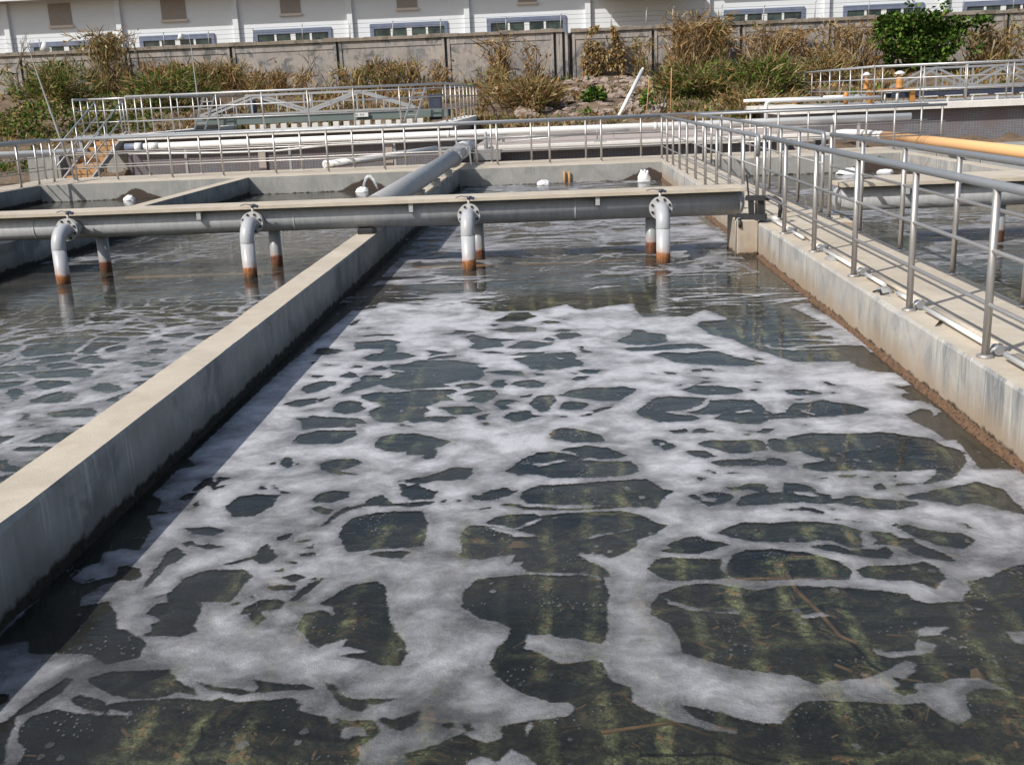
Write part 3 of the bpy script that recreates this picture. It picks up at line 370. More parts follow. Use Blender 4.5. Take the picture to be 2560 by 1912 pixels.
def near_wall(X,x0,x1): return np.minimum(X-x0,x1-X)
fV=[];fF=[];fS=[];off=0
def grid(xa,xb,dx,ya,yb,dy,fn):
    global off
    gx=np.arange(xa,xb+dx/2,dx); gy=np.arange(ya,yb+dy/2,dy); X,Y=np.meshgrid(gx,gy); s=fn(X.ravel(),Y.ravel())
    n=X.size; fV.append(np.c_[X.ravel(),Y.ravel(),np.full(n,.006)]); fS.append(np.clip(s,-.12,.12)); nx_=len(gx); ny_=len(gy)
    i=np.arange(nx_-1);j=np.arange(ny_-1); I,J=np.meshgrid(i,j); a=(J*nx_+I).ravel()+off
    fF.append(np.c_[a,a+1,a+1+nx_,a+nx_]); off+=n
def bay1n(X,Y):
    s=streaks(X,Y,21,-.02,.9,.20,.34); m2=np.clip((X-.5)/1.1,0,1)*np.clip((12.2-Y)/1.2,0,1); s=np.maximum(s-.03*m2,streaks(X,Y,77,-.03,1.5,.15,.26)-.03*(1-m2))
    s=np.minimum(s,.05); s=np.where((Y>10.9)|((X>.9)&(Y>8.7)),s,-.12)
    return traced(X,Y,s)
def bay1f(X,Y):
    s=streaks(X,Y,31,.075+.05*vnoise(X*.3,Y*.3,4,2),.95,.5,.34); s=np.where(Y<14.8,s-.012*(14.8-Y).clip(0,1),s)
    s=np.where(near_wall(X,-2.41,2.5)<.18,s-.06,s); s=np.where(Y>25.2,s-.02,s); return s
def bay2(X,Y):
    d=np.exp(-((Y-8.6)/3.2)**2); wb=-.07+.125*d+.12*np.exp(-((Y-19)/4)**2)
    s=streaks(X,Y,41,wb,.50,.33,.20)
    s=np.where((Y>12.3)&(Y<15.3),s-.012,s)
    return s
def bayR(X,Y): return streaks(X,Y,51,.04,1.0,.42,.34)
def bay3(X,Y): return streaks(X,Y,61,-.06,1.1,.6,.3)
grid(-2.42,2.52,.0125,2.3,6.0,.0115,bay1n)
grid(-2.42,2.52,.0165,6.0,12.6,.024,bay1n)
grid(-2.42,2.52,.035,12.6,26.92,.06,bay1f)
grid(-7.64,-2.69,.028,4.5,15.,.032,bay2)
grid(-7.64,-2.69,.05,15.,26.92,.08,bay2)
grid(3.49,8.22,.05,6,26.92,.08,bayR)
grid(-12.92,-7.91,.06,18,26.92,.1,bay3)
me=bpy.data.meshes.new('foam'); FV=np.concatenate(fV); FF=np.concatenate(fF); FS=np.concatenate(fS).astype(np.float32)
keepf=(FS[FF].max(1)>-.05)|(FV[FF[:,0],1]<9)   # drop cells far from any foam
FF=FF[keepf]
me.vertices.add(len(FV)); me.vertices.foreach_set('co',FV.ravel().astype(np.float32))
me.loops.add(FF.size); me.loops.foreach_set('vertex_index',FF.ravel().astype(np.int32))
me.polygons.add(len(FF)); me.polygons.foreach_set('loop_start',(np.arange(len(FF))*4).astype(np.int32)); 
me.update(calc_edges=True); at=me.attributes.new('foam','FLOAT','POINT'); at.data.foreach_set('value',FS)
me.materials.append(M['foam']); fo=bpy.data.objects.new('foam',me); COL.objects.link(fo); tag(fo,'pale grey foam drifting in sheets and rings on the dark water','foam',kind='stuff')
# ================================================================ concrete walls of the tanks
def wall(name,label,boxes,mat_side,mat_top,bev=.008,group=None):
    mb=MB()
    for a,b in boxes: 
        mb.m=0; x0,y0,z0=a;x1,y1,z1=b; mb.box(a,(x1,y1,z1))
        mb.mi[-5]=1   # the top face
    ob=mb.build(name,[mat_side,mat_top],None,bev); return tag(ob,label,'wall',group)
def rough_wall(name,label,x0,x1,y0,y1,z0,z1,ms,mt,step=.09):
    ys_=np.arange(y0,y1+step,step); ys_[-1]=y1; n=len(ys_)
    def jit(k,a,fq=.9): return a*(vnoise(ys_*fq+k*13.,np.full(n,k*3.1),k+60,4)-.5)*2
    chipL=.05*np.clip(vnoise(ys_*2.1,np.full(n,4.),70,4)-.64,0,1); chipR=.06*np.clip(vnoise(ys_*1.9+7,np.full(n,9.),71,4)-.60,0,1)
    cols=[(np.full(n,x0),np.full(n,z0)),(x0+jit(1,.008),np.full(n,z1-.2)),(x0+jit(2,.006),z1-.022-chipL+jit(3,.003)),(x0+.012+chipL*1.2+jit(4,.004),z1+jit(5,.004)),
          (np.full(n,(x0+x1)/2),z1+jit(9,.003,.5)),(x1-.012-chipR*1.2+jit(6,.004),z1+jit(7,.004)),(x1+jit(8,.006),z1-.022-chipR+jit(10,.003)),(x1+jit(11,.008),np.full(n,z1-.2)),(np.full(n,x1),np.full(n,z0))]
    V=[];m_=len(cols)
    for i in range(n):
        for cx,cz in cols: V.append((float(cx[i]),float(ys_[i]),float(cz[i])))
    mb=MB(); 
    for j in range(m_-1):
        mb.m=1 if j in (3,4) else 0
        mb.add([],[(i*m_+j,i*m_+j+1,(i+1)*m_+j+1,(i+1)*m_+j) for i in range(n-1)],False)
    mb.m=0; mb.add([],[tuple(range(m_-1,-1,-1)),tuple((n-1)*m_+j for j in range(m_))]); mb.v=V
    return tag(mb.build(name,[ms,mt]),label,'wall')
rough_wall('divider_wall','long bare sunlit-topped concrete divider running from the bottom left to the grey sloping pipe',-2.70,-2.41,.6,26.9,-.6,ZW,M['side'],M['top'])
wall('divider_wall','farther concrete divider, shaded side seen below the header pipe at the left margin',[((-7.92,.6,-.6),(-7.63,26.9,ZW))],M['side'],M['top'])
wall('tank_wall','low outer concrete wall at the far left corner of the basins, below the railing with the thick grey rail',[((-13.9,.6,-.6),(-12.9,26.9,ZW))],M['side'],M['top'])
wall('tank_wall','far cross wall of the basins carrying the railed walkway, stained dark where water gushes in',[((-13.9,26.9,-.9),(8.2,29.6,ZW))],M['fwall'],M['top'])
rough_wall('walkway_wall','wide weathered concrete wall with a railed walkway on top and orange crust along the waterline',2.52,3.5,.6,26.9,-.6,ZW,M['rwall'],M['top'])
wall('tank_wall','thin concrete wall under the orange pipe at the edge of the right-hand basin',[((8.2,.6,-.6),(8.5,29.6,ZW))],M['rwall'],M['top'])
wall('pilaster','short rust-stained concrete pilaster that carries the right end of the header pipe',[((2.25,13.92,-.6),(2.515,14.75,.465))],M['pil'],M['top'],.012)
wall('pilaster','small concrete seat for the header pipe on the other side of the railed walkway',[((3.505,13.95,-.6),(3.72,14.7,.40))],M['pil'],M['top'],.012)
# crust along the waterline (parts that stick to the wall: built as own stuff strip)
def crust(x,y0,y1,sgn,amp,h,name,label):
    mb=MB(); ys_=np.arange(y0,y1,.05); n=len(ys_); prof=[(0,h),(.35,h*.8),(.8,.35*h),(1.0,-.01),(.6,-.08),(0,-.1)]
    V=[]
    for i,y in enumerate(ys_):
        k=.7+.6*vnoise(np.array([y*2.3]),np.array([1.]),8,3)[0]
        for j,(a,z) in enumerate(prof): V.append((x+sgn*(a*amp*k*(1+.35*(NR.rand()-.5))+ -.002),y+(NR.rand()-.5)*.02,z+(NR.rand()-.5)*.018))
    m_=len(prof); F=[(i*m_+j,i*m_+j+1,(i+1)*m_+j+1,(i+1)*m_+j) for i in range(n-1) for j in range(m_-1)]
    mb.add(V,F,True); return tag(mb.build(name,M['algae']),label,'crust',kind='stuff')
crust(2.52,2.4,13.9,-1,.046,.04,'waterline_crust','orange brown crust along the waterline of the walkway wall, nearer stretch')
crust(2.52,14.77,26.8,-1,.05,.05,'waterline_crust','brown crust along the waterline of the walkway wall beyond the header pipe')
# ================================================================ railings
FL=(.058,.012)
_pm={}
def post_mesh(h,r,fl=True):
    k=(h,r,fl)
    if k not in _pm:
        mb=MB(); mb.tube([(0,0,0),(0,0,h)],r,10)
        if fl: mb.tube([(0,0,0),(0,0,.012),(0,0,.02)],r*2.1,14,radii=[r*2.1,r*2.1,r*1.3])
        ob=mb.build('post',M['steel']); _pm[k]=ob.data; bpy.data.objects.remove(ob)
    return _pm[k]
def railing(label,p0,p1,zb,posts,h=1.05,rr=.03,pr=.025,mr=.0155,levels=(.66,.33),mat=None,start_bend=False,end_bend=False,tall=None,group='stainless railings around the basins',rmat=None,offs=(0,0,0)):
    p0=Vector((p0[0],p0[1],0));p1=Vector((p1[0],p1[1],0)); root=empty('railing',(p0.x,p0.y,zb),label,'railing',group)
    d=(p1-p0); L=d.length; d.normalize(); top=Vector((p0.x,p0.y,zb+h)); e=Vector((p1.x,p1.y,zb+h))
    pts=[]
    if start_bend: pts+= [top-Vector((0,0,.25))]+arc(top+d*.08-Vector((0,0,.08)),-d,Vector((0,0,1)),.08,6)
    else: pts+=[top]
    if end_bend: pts+= arc(e-d*.08-Vector((0,0,.08)),Vector((0,0,1)),d,.08,6)+[e-Vector((0,0,.25))]
    else: pts+=[e]
    mb=MB(); mb.tube(pts,rr,12); keep(mb.build('handrail',rmat or M['rail_grey']),root)
    for z in levels:
        mb=MB(); mb.tube([Vector((p0.x,p0.y,zb+z)),Vector((p1.x,p1.y,zb+z))],mr,8); keep(mb.build('rail',mat or M['steel']),root)
    for i,t in enumerate(posts):
        q=p0+d*t; hh=h
        if tall is not None and i==tall: hh=h+.12
        me=post_mesh(hh,pr); o_=inst(me,'post',(q.x,q.y,zb),root)
    return root
# near stretch of the walkway
railing('near left railing of the walkway with a white conduit at its feet',(2.61,14.1),(2.61,3.0),ZW,[0,1.31,2.82,4.37,5.95,7.45,8.95,10.45],tall=0)
railing('near right railing of the walkway, beside the right-hand basin',(3.455,14.15),(3.455,3.0),ZW,[0,1.45,2.98,4.49,6.0,7.5,9.0,10.5],tall=0)
railing('left railing of the walkway beyond the header pipe, ending in a bright bent corner',(2.61,27.9),(2.61,14.55),ZW,[0,1.35,2.7,4.05,5.4,6.8,8.2,9.6,10.95,12.2,13.33],end_bend=True)
railing('right railing of the walkway beyond the header pipe, ending in a bright bent corner',(3.47,28.0),(3.47,14.62),ZW,[.0,1.4,2.8,4.2,5.6,7.0,8.4,9.7,10.6,11.9,13.35],end_bend=True)
# far walkway
railing('front railing of the far walkway, from the corner of the stairs to the cross walkway',(-12.95,27.95),(2.61,27.95),ZW,[.55,1.62,3.05,4.38,5.75,7.1,8.55,9.97,10.9,11.43,12.75,14.05],rr=.036,pr=.027,mr=.016)
railing('rear railing of the far walkway, nearest to the white pipes',(-12.95,29.35),(9.6,29.35),ZW,[.55,1.95,3.37,4.7,6.1,7.5,8.9,10.28,11.2,12.26,13.7,15.15,16.6,18.0,19.5,21.0,22.4],rr=.033,pr=.026,mr=.015)
railing('front railing of the far walkway where it passes behind the right-hand basin',(3.5,27.95),(9.6,27.95),ZW,[.6,2.0,3.4,4.85,6.0],rr=.034,pr=.027,mr=.016)
railing('dull grey railing of the outer left walkway, its top rail running out of the picture',(-13.0,27.95),(-13.0,20.5),ZW,[0,.85,1.8,3.2,4.6,6.0,7.4],rr=.05,pr=.026,mr=.014,rmat=M['galv_dull'])
railing('outer railing of the left walkway, half hidden behind the dull grey one',(-13.85,29.3),(-13.85,21.5),ZW,[0,1.4,2.8,4.2,5.6,7.0],rr=.035,pr=.024,mr=.013,rmat=M['galv_dull'])
# ================================================================ header pipe with deck, legs and drop pipes
def header(x0,x1,drops,legs,label,studs,capright=True,capleft=False,group='header pipes across the basins'):
    root=empty('header_pipe',((x0+x1)/2,14.36,.66),label,'pipe',group)
    mb=MB(); mb.tube([(x0,14.36,.65),(x1,14.36,.65)],.16,32)
    if capright: mb.tube([(x1,14.36,.65),(x1+.05,14.36,.65),(x1+.075,14.36,.65)],.16,32,radii=[.16,.13,.06])
    if capleft: mb.tube([(x0,14.36,.65),(x0-.05,14.36,.65),(x0-.075,14.36,.65)],.16,32,radii=[.16,.13,.06])
    for xx in (x0+1.9,x0+5.4,x0+8.9,x0+12.6):
        if xx<x1: mb.tube([(xx,14.36,.65),(xx+.02,14.36,.65)],.164,32)
    keep(mb.build('main_pipe',M['pipe_grey']),root)
    mb=MB(); mb.box((x0-.03,14.10,.813),(x1+.06,14.66,.862)); 
    for k in range(int((x1-x0)/1.25)): 
        mb.disc((x0+.5+k*1.25,14.13,.864),(0,0,1),.012,.006,8)
    keep(mb.build('deck_slab',M['top'],None,.004),root)
    for xx in studs:
        mb=MB(); mb.box((xx,14.125,.70),(xx+.055,14.2,.812)); keep(mb.build('bracket',M['pipe_grey']),root)
    for xx,yy in legs:
        mb=MB(); mb.tube([(xx,yy,-.35),(xx,yy,.56)],.079,20); keep(mb.build('leg',M['leg']),root)
    for xx in drops:
        y=13.60; z=.655; rad=.2
        pts=[(xx,14.0,z),(xx,y+rad,z)]+[tuple(v) for v in arc((xx,y+rad,z-rad),(0,0,1),(0,-1,0),rad,10)][1:]+[(xx,y,z-rad-.005)]
        mb=MB(); mb.tube(pts,.0885,24); mb.tube([(xx,y,.452),(xx,y,.444)],.0905,24); mb.tube([(xx,y,.446),(xx,y,-.35)],.0875,24)
        dp=keep(mb.build('drop_pipe',M['drop']),root)
        mb=MB()
        for yy_ in (13.90,13.955): mb.disc((xx,yy_,z),(0,1,0),.145,.022,28)
        fl=mb.build('flange',M['flange']); fl.parent=dp
        for k in range(8):
            a=PI/8+k*PI/4; c=(xx+.117*math.cos(a),13.885,z+.117*math.sin(a)); mb=MB(); mb.disc(c,(0,1,0),.017,.022,6); mb.disc((c[0],13.93,c[2]),(0,1,0),.008,.1,6)
            bo=mb.build('bolt',M['black']); bo.parent=dp
        mb=MB(); mb.disc((xx,13.99,z),(0,1,0),.135,.045,24); mb.tube([(xx,13.99,z+.1),(xx,13.985,z+.205)],.017,10)
        va=mb.build('valve_body',M['flange']); va.parent=dp
        mb=MB(); mb.tube([(xx+.01,13.985,z+.195),(xx+.012,13.985,z+.235)],.032,10); mb.bar((xx+.01,13.985,z+.222),(xx+.075,13.985,z+.2),.05,.03)
        mb.tube([(xx,13.985,z+.225),(xx-.10,14.02,z+.235),(xx-.17,14.05,z+.215)],.006,6)
        hd=mb.build('valve_handle',M['navy']); hd.parent=dp
        mb=MB(); mb.tube([(xx,14.0,z),(xx,14.25,z)],.09,20); sb=mb.build('stub',M['pipe_grey']); sb.parent=dp
    return root
header(-12.4,2.33,[-6.40,-3.96,-1.155,1.285],[(-6.19,14.46),(-3.83,14.46),(-1.09,14.46),(1.21,14.46)],'long grey header pipe with a deck strip and four white drop pipes',[-8.9,-4.75,-1.95,.47])
rh=header(3.62,8.15,[],[(5.72,14.46)],'shorter grey header pipe with a wide deck strip, over the right-hand basin',[4.4,7.0],False,True)
mb=MB(); mb.box((4.3,14.662,.815),(8.18,15.2,.86)); keep(mb.build('deck_slab',M['top'],None,.004),rh)
# reflections in the water show the legs; flat black pads under the header
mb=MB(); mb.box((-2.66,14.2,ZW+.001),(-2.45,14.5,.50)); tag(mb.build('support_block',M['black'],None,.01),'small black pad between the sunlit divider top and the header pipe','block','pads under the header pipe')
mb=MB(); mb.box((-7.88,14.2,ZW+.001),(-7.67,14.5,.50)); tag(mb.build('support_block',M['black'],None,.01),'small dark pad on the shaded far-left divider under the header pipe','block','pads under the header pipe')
# ================================================================ big sloping pipe along the divider
root=empty('sloping_pipe',(-2.5,16,.7),'thick grey pipe lying along the divider, rising to the far walkway','pipe')
mb=MB(); mb.tube([(-2.52,14.85,.70),(-2.51,18,.715),(-2.5,26.2,.735)],.172,32); 
mb.tube([(-2.51,20.2,.72),(-2.51,20.23,.72)],.176,32); keep(mb.build('main_pipe',M['galv_dull']),root)
mb=MB(); mb.tube([(-2.5,26.34,.735),(-2.5,27.6,.77),(-2.48,29.6,.80),(-2.45,31.2,.80)],.165,28); keep(mb.build('rear_pipe',M['pipe_grey']),root)
mb=MB()
for yy in (26.22,26.31): mb.disc((-2.5,yy,.736),(0,1,0),.235,.035,28)
for k in range(12):
    a=k*PI/6; mb.disc((-2.5+.205*math.cos(a),26.265,.736+.205*math.sin(a)),(0,1,0),.012,.17,6)
keep(mb.build('flange',M['galv']),root)
mb=MB()
for k in range(9): mb.tube([(-2.49,28.3+k*.13,.79),(-2.49,28.35+k*.13,.79),(-2.49,28.40+k*.13,.79)],.2,24,radii=[.175,.215,.175])
keep(mb.build('bellows',M['white']),root)
for yy in (16.6,19.2,21.8,24.4):
    mb=MB(); mb.box((-2.66,yy,ZW+.001),(-2.36,yy+.16,.575)); keep(mb.build('saddle',M['pipe_grey']),root)
mb=MB()
mb.bar((-2.85,27.0,.95),(-2.15,27.0,.95),.03,.04); mb.bar((-2.15,27.0,.96),(-2.12,27.0,ZW),.035,.035); mb.bar((-2.85,27.0,.96),(-2.86,27.0,ZW),.035,.035)
tag(mb.build('pipe_stand',M['galv']),'small white steel frame straddling the sloping pipe at the far walkway','stand')
# white pipe lying behind the far walkway, left of the sloping pipe
mb=MB(); mb.tube([(-6.3,29.55,.52),(-4.9,30.6,.60),(-3.5,32.0,.70)],.10,20); mb.disc((-6.25,29.6,.52),(.8,.6,0),.115,.08,20)
tag(mb.build('white_pipe',M['white']),'short white pipe slanting back from the far walkway, left of the sloping grey pipe','pipe')
# ================================================================ black bracket, valve, cable and conduit on the walkway
root=empty('pipe_bracket',(2.5,14.0,ZW),'black painted steel bracket holding the end of the header pipe at the walkway','bracket')
mb=MB(); mb.bar((2.26,14.08,.49),(2.61,13.93,.50),.12,.075); keep(mb.build('base_plate',M['black']),root)
for xx in (2.44,2.565):
    mb=MB(); mb.bar((xx,13.98,.49),(xx-.01,14.0,.73),.065,.055); keep(mb.build('upright',M['black']),root)
mb=MB(); mb.bar((2.37,14.02,.735),(2.65,13.93,.735),.09,.06); mb.bar((2.41,14.05,.76),(2.40,14.16,1.02),.018,.018); keep(mb.build('top_plate',M['black']),root)
mb=MB(); mb.tube([(2.28,14.05,.47),(2.285,13.915,.455),(2.285,13.91,.38)],.022,8); keep(mb.build('drain_stub',M['black']),root)
mb=MB(); mb.tube([Vector(v) for v in [(2.60,13.9,.74),(2.70,13.86,.745),(2.76,13.82,.70),(2.765,13.80,.60),(2.75,13.78,.50)]],.024,10)
tag(mb.build('hose',M['black']),'black hose curving down from the bracket to the walkway','hose')
mb=MB(); mb.tube([(2.70,13.98,.47),(2.74,13.83,.47)],.03,12); mb.disc((2.742,13.82,.47),(.2,-1,0),.018,.02,12); mb.disc((2.72,13.9,.47),(.2,-1,0),.04,.02,12)
tag(mb.build('pipe_stub',M['pvc']),'small white open pipe stub on the walkway under the black hose','pipe')
mb=MB(); mb.tube([(2.235,13.94,-.1),(2.235,13.94,.40),(2.235,13.945,.45),(2.26,13.95,.485),(2.30,13.97,.49)],.009,8)
tag(mb.build('thin_conduit',M['galv_dull']),'thin grey conduit bent over the corner of the rust-stained pilaster','conduit')
root=empty('floor_conduit',(2.70,8,ZW),'white and beige conduits clamped along the feet of the near left railing','conduit')
ypost=[14.1,12.79,11.28,9.73,8.15,6.65,5.15,3.65]
for i in range(len(ypost)-1):
    a,b_=ypost[i]-.12,ypost[i+1]+.14
    if i in (1,3): 
        mid=(a+b_)/2; mb=MB(); mb.tube([(2.685,a,.463),(2.685,mid+.1,.463)],.018,10)
        keep(mb.build('white_conduit',M['pvc']),root); mb=MB(); mb.tube([(2.69,mid-.25,.456),(2.69,b_,.463)],.018,10); keep(mb.build('white_conduit',M['pvc']),root)
    else:
        mb=MB(); mb.tube([(2.685,a,.465),(2.685,b_,.465)],.018,10); keep(mb.build('white_conduit',M['pvc']),root)
    mb=MB(); mb.tube([(2.755,a,.455),(2.755,b_,.455)],.02,8); keep(mb.build('beige_conduit',M['top']),root)
for yy in ypost[1:]:
    mb=MB(); mb.tube([(2.63,yy,.455),(2.685,yy,.485),(2.76,yy,.47)],.014,8); mb.disc((2.69,yy+.02,.465),(0,1,0),.032,.07,10); keep(mb.build('clamp',M['rail_grey']),root)
for k,(xx,yy,lab) in enumerate([(2.665,10.75,'small lump of mortar over the conduit near the second railing post from the bracket'),(2.66,8.95,'small lump of mortar over the conduit, the nearer of the two lumps')]):
    mb=MB(); n=14
    for r_,z_ in ((.0,0),): pass
    V=[];F=[]
    for j in range(5):
        for i in range(n):
            a=2*PI*i/n; rr=[.085,.075,.055,.03,.003][j]*(1+.25*(R_.random()-.5)); V.append((xx+rr*.8*math.cos(a),yy+rr*1.6*math.sin(a),ZW+.001+[0,.012,.026,.034,.036][j]))
    for j in range(4):
        for i in range(n): F.append((j*n+i,j*n+(i+1)%n,(j+1)*n+(i+1)%n,(j+1)*n+i))
    mb.add(V,F,True); tag(mb.build('mortar_lump',M['side']),lab,'mortar')
mb=MB(); mb.add([(2.60,7.55,.428),(2.66,7.62,.46),(2.70,7.66,.43),(2.645,7.57,.429)],[(0,3,2,1),(0,1,2)]); tag(mb.build('dead_leaf',M['twig']),'dry curled leaf on the walkway edge before the nearest post','leaf')
mb=MB(); mb.tube([(2.56,8.93,.43),(2.60,8.87,.455),(2.585,8.8,.43),(2.63,8.74,.45)],.008,6); tag(mb.build('wire_scrap',M['black']),'bit of bent dark wire on the wall edge beside the mortar lump','wire')
# ================================================================ froth where water comes in
def froth(x,y,r,h,label,jet=None):
    r*=.75; h*=.8; mb=MB(); n=26; V=[];F=[]; m_=9
    for j in range(m_):
        t=j/(m_-1); rr=r*math.cos(t*PI/2)**.7; z=h*math.sin(t*PI/2)
        for i in range(n):
            a=2*PI*i/n; k=1+.45*(vnoise(np.array([math.cos(a)*2+j*.7+x]),np.array([math.sin(a)*2+j*.5+9]),5,3)[0]-.5)+.2*(R_.random()-.5)
            V.append((x+rr*k*math.cos(a)*1.3,y+rr*k*math.sin(a)*.8,.004+z*(.75+.5*R_.random())))
    for j in range(m_-1):
        for i in range(n): F.append((j*n+i,j*n+(i+1)%n,(j+1)*n+(i+1)%n,(j+1)*n+i))
    mb.add(V,F,True)
    if jet:
        for k in range(14):
            t0=R_.random()*.2; pts=[]
            for q in range(7):
                t=t0+q/7; pts.append((x+jet[0]*t+.03*R_.uniform(-1,1),y+.02*R_.uniform(-1,1),max(.02,jet[1]*4*t*(1-t)*R_.uniform(.85,1.05)+.03)))
            mb.tube(pts,.008,5)
    return tag(mb.build('froth_mound',M['froth']),label,'froth','froth at the inlets of the far wall')
froth(-10.55,26.55,.14,.14,'white froth bubbling at the far wall of the far-left basin')
froth(-4.76,26.5,.16,.13,'white froth under a thin splashing jet, at the far wall left of the sloping pipe',(.38,.36))
froth(-.35,26.5,.17,.13,'white froth at the middle of the far wall of the foamy basin')
froth(2.05,26.45,.16,.30,'tall froth spout in the far right corner of the foamy basin')
froth(6.9,26.4,.32,.15,'wide froth below the reddish opening in the far wall of the right-hand basin')
froth(7.75,26.5,.2,.08,'low froth by the corner of the right-hand basin')
mb=MB(); mb.tube([(.15,26.86,-.1),(.15,26.86,.28)],.03,8); mb.tube([(.27,26.86,-.1),(.27,26.86,.26)],.03,8)
tag(mb.build('twin_stub_pipe',M['rust']),'pair of short dark rusty stubs on the far wall of the foamy basin','pipe')
# ================================================================ things under the surface
for xa,xb,lab in [(-1.95,1.25,'thin rust-coloured line just under the surface below the header pipe, in the foamy basin'),(-5.9,-3.0,'thin rust-coloured line just under the surface below the header pipe, left of the divider')]:
    mb=MB(); mb.tube([(xa,14.12,-.03),((xa+xb)/2,14.10,-.034),(xb,14.12,-.03)],.022,8); tag(mb.build('rust_coloured_line',M['rust']),lab,'bar')  # thin tubes added to draw the orange line on the water
def stick(pts,r,label,mat='rust'):
    mb=MB(); mb.tube(pts,r,8,radii=[r*(1-.5*i/(len(pts)-1)) for i in range(len(pts))]); return tag(mb.build('sunken_stick',M[mat]),label,'stick','sticks under the water')
M['wood']=paint('sodden_wood',(.21,.125,.07),.9,0,.6,(.08,.055,.035),14)
stick([(.99,4.62,-.05),(1.00,4.45,-.06),(1.06,4.25,-.07),(1.09,4.05,-.07),(1.13,3.93,-.04)],.013,'upright pale brown stick under the water of the large dark opening, pointing at the camera','wood')
stick([(.72,4.62,-.09),(.85,4.60,-.07),(1.25,4.56,-.06)],.012,'reddish stick lying crosswise under the water beside the upright one','wood')
stick([(1.75,4.60,-.09),(1.95,4.66,-.08),(2.15,4.70,-.09)],.012,'reddish stick under the water near the foot of the walkway wall','wood')
stick([(.10,3.46,-.12),(.35,3.41,-.05),(.52,3.40,-.12)],.008,'short brown stick under the water close to the bottom of the view','wood')
stick([(1.95,4.25,-.06),(2.0,4.0,-.06),(2.1,3.85,-.07)],.010,'thin brown stick under the water at the right margin','wood')
mb=MB()
for q in range(150):
    xx=R_.uniform(-1.9,2.3); yy=3.1+3.2*R_.random()**1.6; a=R_.uniform(0,PI); l=R_.uniform(.02,.09); c=(xx,yy,R_.uniform(-.2,-.05)); w_=R_.uniform(.003,.012)
    mb.bar(c,(xx+l*math.cos(a),yy+l*math.sin(a),c[2]+R_.uniform(-.01,.01)),w_,w_*.5)
tag(mb.build('sunken_litter',M['wood']),'small bits of twig and leaf sunk in the dark water','litter',kind='stuff')
for k,(xx,yy,s_,lab) in enumerate([(1.62,4.42,.035,'pinkish dead leaf under the water between two foam tongues'),(1.50,3.68,.03,'pale tan dead leaf under the water at the lower right foam edge'),(1.10,3.66,.032,'orange brown leaf under the water below the curved foam band'),(-.25,4.98,.055,'orange leaf under the thin foam line in the middle opening')]):
    mb=MB(); mb.add([(xx-s_,yy-.02,-.05),(xx-s_*.3,yy-.035,-.04),(xx+s_*.5,yy-.03,-.045),(xx+s_,yy,-.05),(xx+s_*.4,yy+.035,-.03),(xx-s_*.5,yy+.03,-.035)],[(0,1,2,5),(2,3,4,5)]); tag(mb.build('sunken_leaf',M['wood']),lab,'leaf','leaves under the water')
# ================================================================ low covered tank and paving behind the far walkway
def bx(name,label,cat,boxes,mat,bev=.01,kind=None,parts=None):
    mb=MB()
    for a,b in boxes: mb.box(a,b)
    return tag(mb.build(name,mat,None,bev),label,cat,kind=kind)
root=empty('low_tank',(2.5,30.6,0),'low covered concrete tank with white edge strip and pink top behind the far walkway','tank')
mb=MB(); mb.box((-2.35,30.7,-.9),(7.4,39.6,.70)); keep(mb.build('wall',M['tile']),root)
mb=MB(); mb.box((-2.35,30.85,.701),(7.4,39.7,.775)); keep(mb.build('top_slab',M['slab'],None,.01),root)
mb=MB(); mb.box((-2.2,30.42,.66),(7.45,30.88,.79)); keep(mb.build('edge_strip',M['rim'],None,.01),root)
mb=MB(); mb.box((7.3,30.55,.655),(7.5,39.7,.785)); keep(mb.build('edge_strip',M['rim'],None,.01),root)
mb=MB(); mb.box((1.0,30.45,.791),(1.28,30.75,.88)); mb.tube([(1.1,30.6,.88),(1.1,30.6,1.12)],.02,8); keep(mb.build('valve_box',M['galv_dull']),root)
tag(MB().box((7.52,29.62,-.2),(16,35.0,.10)).build('paving',M['slab']),kind='structure')
tag(MB().box((-13.9,29.62,-.4),(-2.37,33.0,.05)).build('paving',M['soil']),kind='structure')
mb=MB(); mb.tube([(-1.9,31.4,.98),(.9,31.3,1.0)],.028,8); mb.tube([(-1.3,31.1,.88),(1.6,31.6,1.02),(2.6,33,1.03)],.02,8); 
tag(mb.build('thin_pipe',M['galv']),'two thin grey pipes running over the pink top of the low tank','pipe')
mb=MB(); mb.box((-2.3,30.2,.42),(-1.55,30.5,.72)); mb.tube([(-1.95,30.3,.72),(-1.95,30.3,1.2)],.05,10,radii=[.06,.035]); 
tag(mb.build('pump_unit',M['galv'],None,.02),'small grey pump box with a pale conical top beside the end of the sloping pipe','pump')
# long white pipes behind the far walkway
mb=MB(); mb.tube([(-60,32.3,1.02),(-13.95,32.3,1.02)],.095,20); mb.disc((-17.5,32.3,1.02),(1,0,0),.11,.16,20); tag(mb.build('white_pipe',M['pvc']),'long white pipe leaving the picture at the left behind the railings, ending at the stairs','pipe')
root=empty('long_white_pipe',(-1,32.3,1.1),'long white pipe behind the far walkway, from the blue coupling to the right-hand clarifier','pipe')
mb=MB(); mb.tube([(-12.2,32.3,1.09),(-1,32.3,1.11),(10.1,32.3,1.09)],.098,20)
for xx in (-9.1,-3.2,2.8,7.9): mb.tube([(xx,32.3,1.1),(xx+.09,32.3,1.1)],.108,20)
keep(mb.build('main_pipe',M['pvc']),root)
mb=MB(); mb.tube([(-12.75,32.3,1.09),(-12.2,32.3,1.09)],.112,20); keep(mb.build('coupling',M['blue']),root)
mb=MB(); mb.tube([(-12.45,32.3,1.09),(-12.25,32.3,1.09)],.125,20); keep(mb.build('coupling',M['white']),root)
mb=MB(); mb.tube([(-12.05,32.3,1.09),(-11.75,32.3,1.09)],.115,20); keep(mb.build('coupling',M['white']),root)
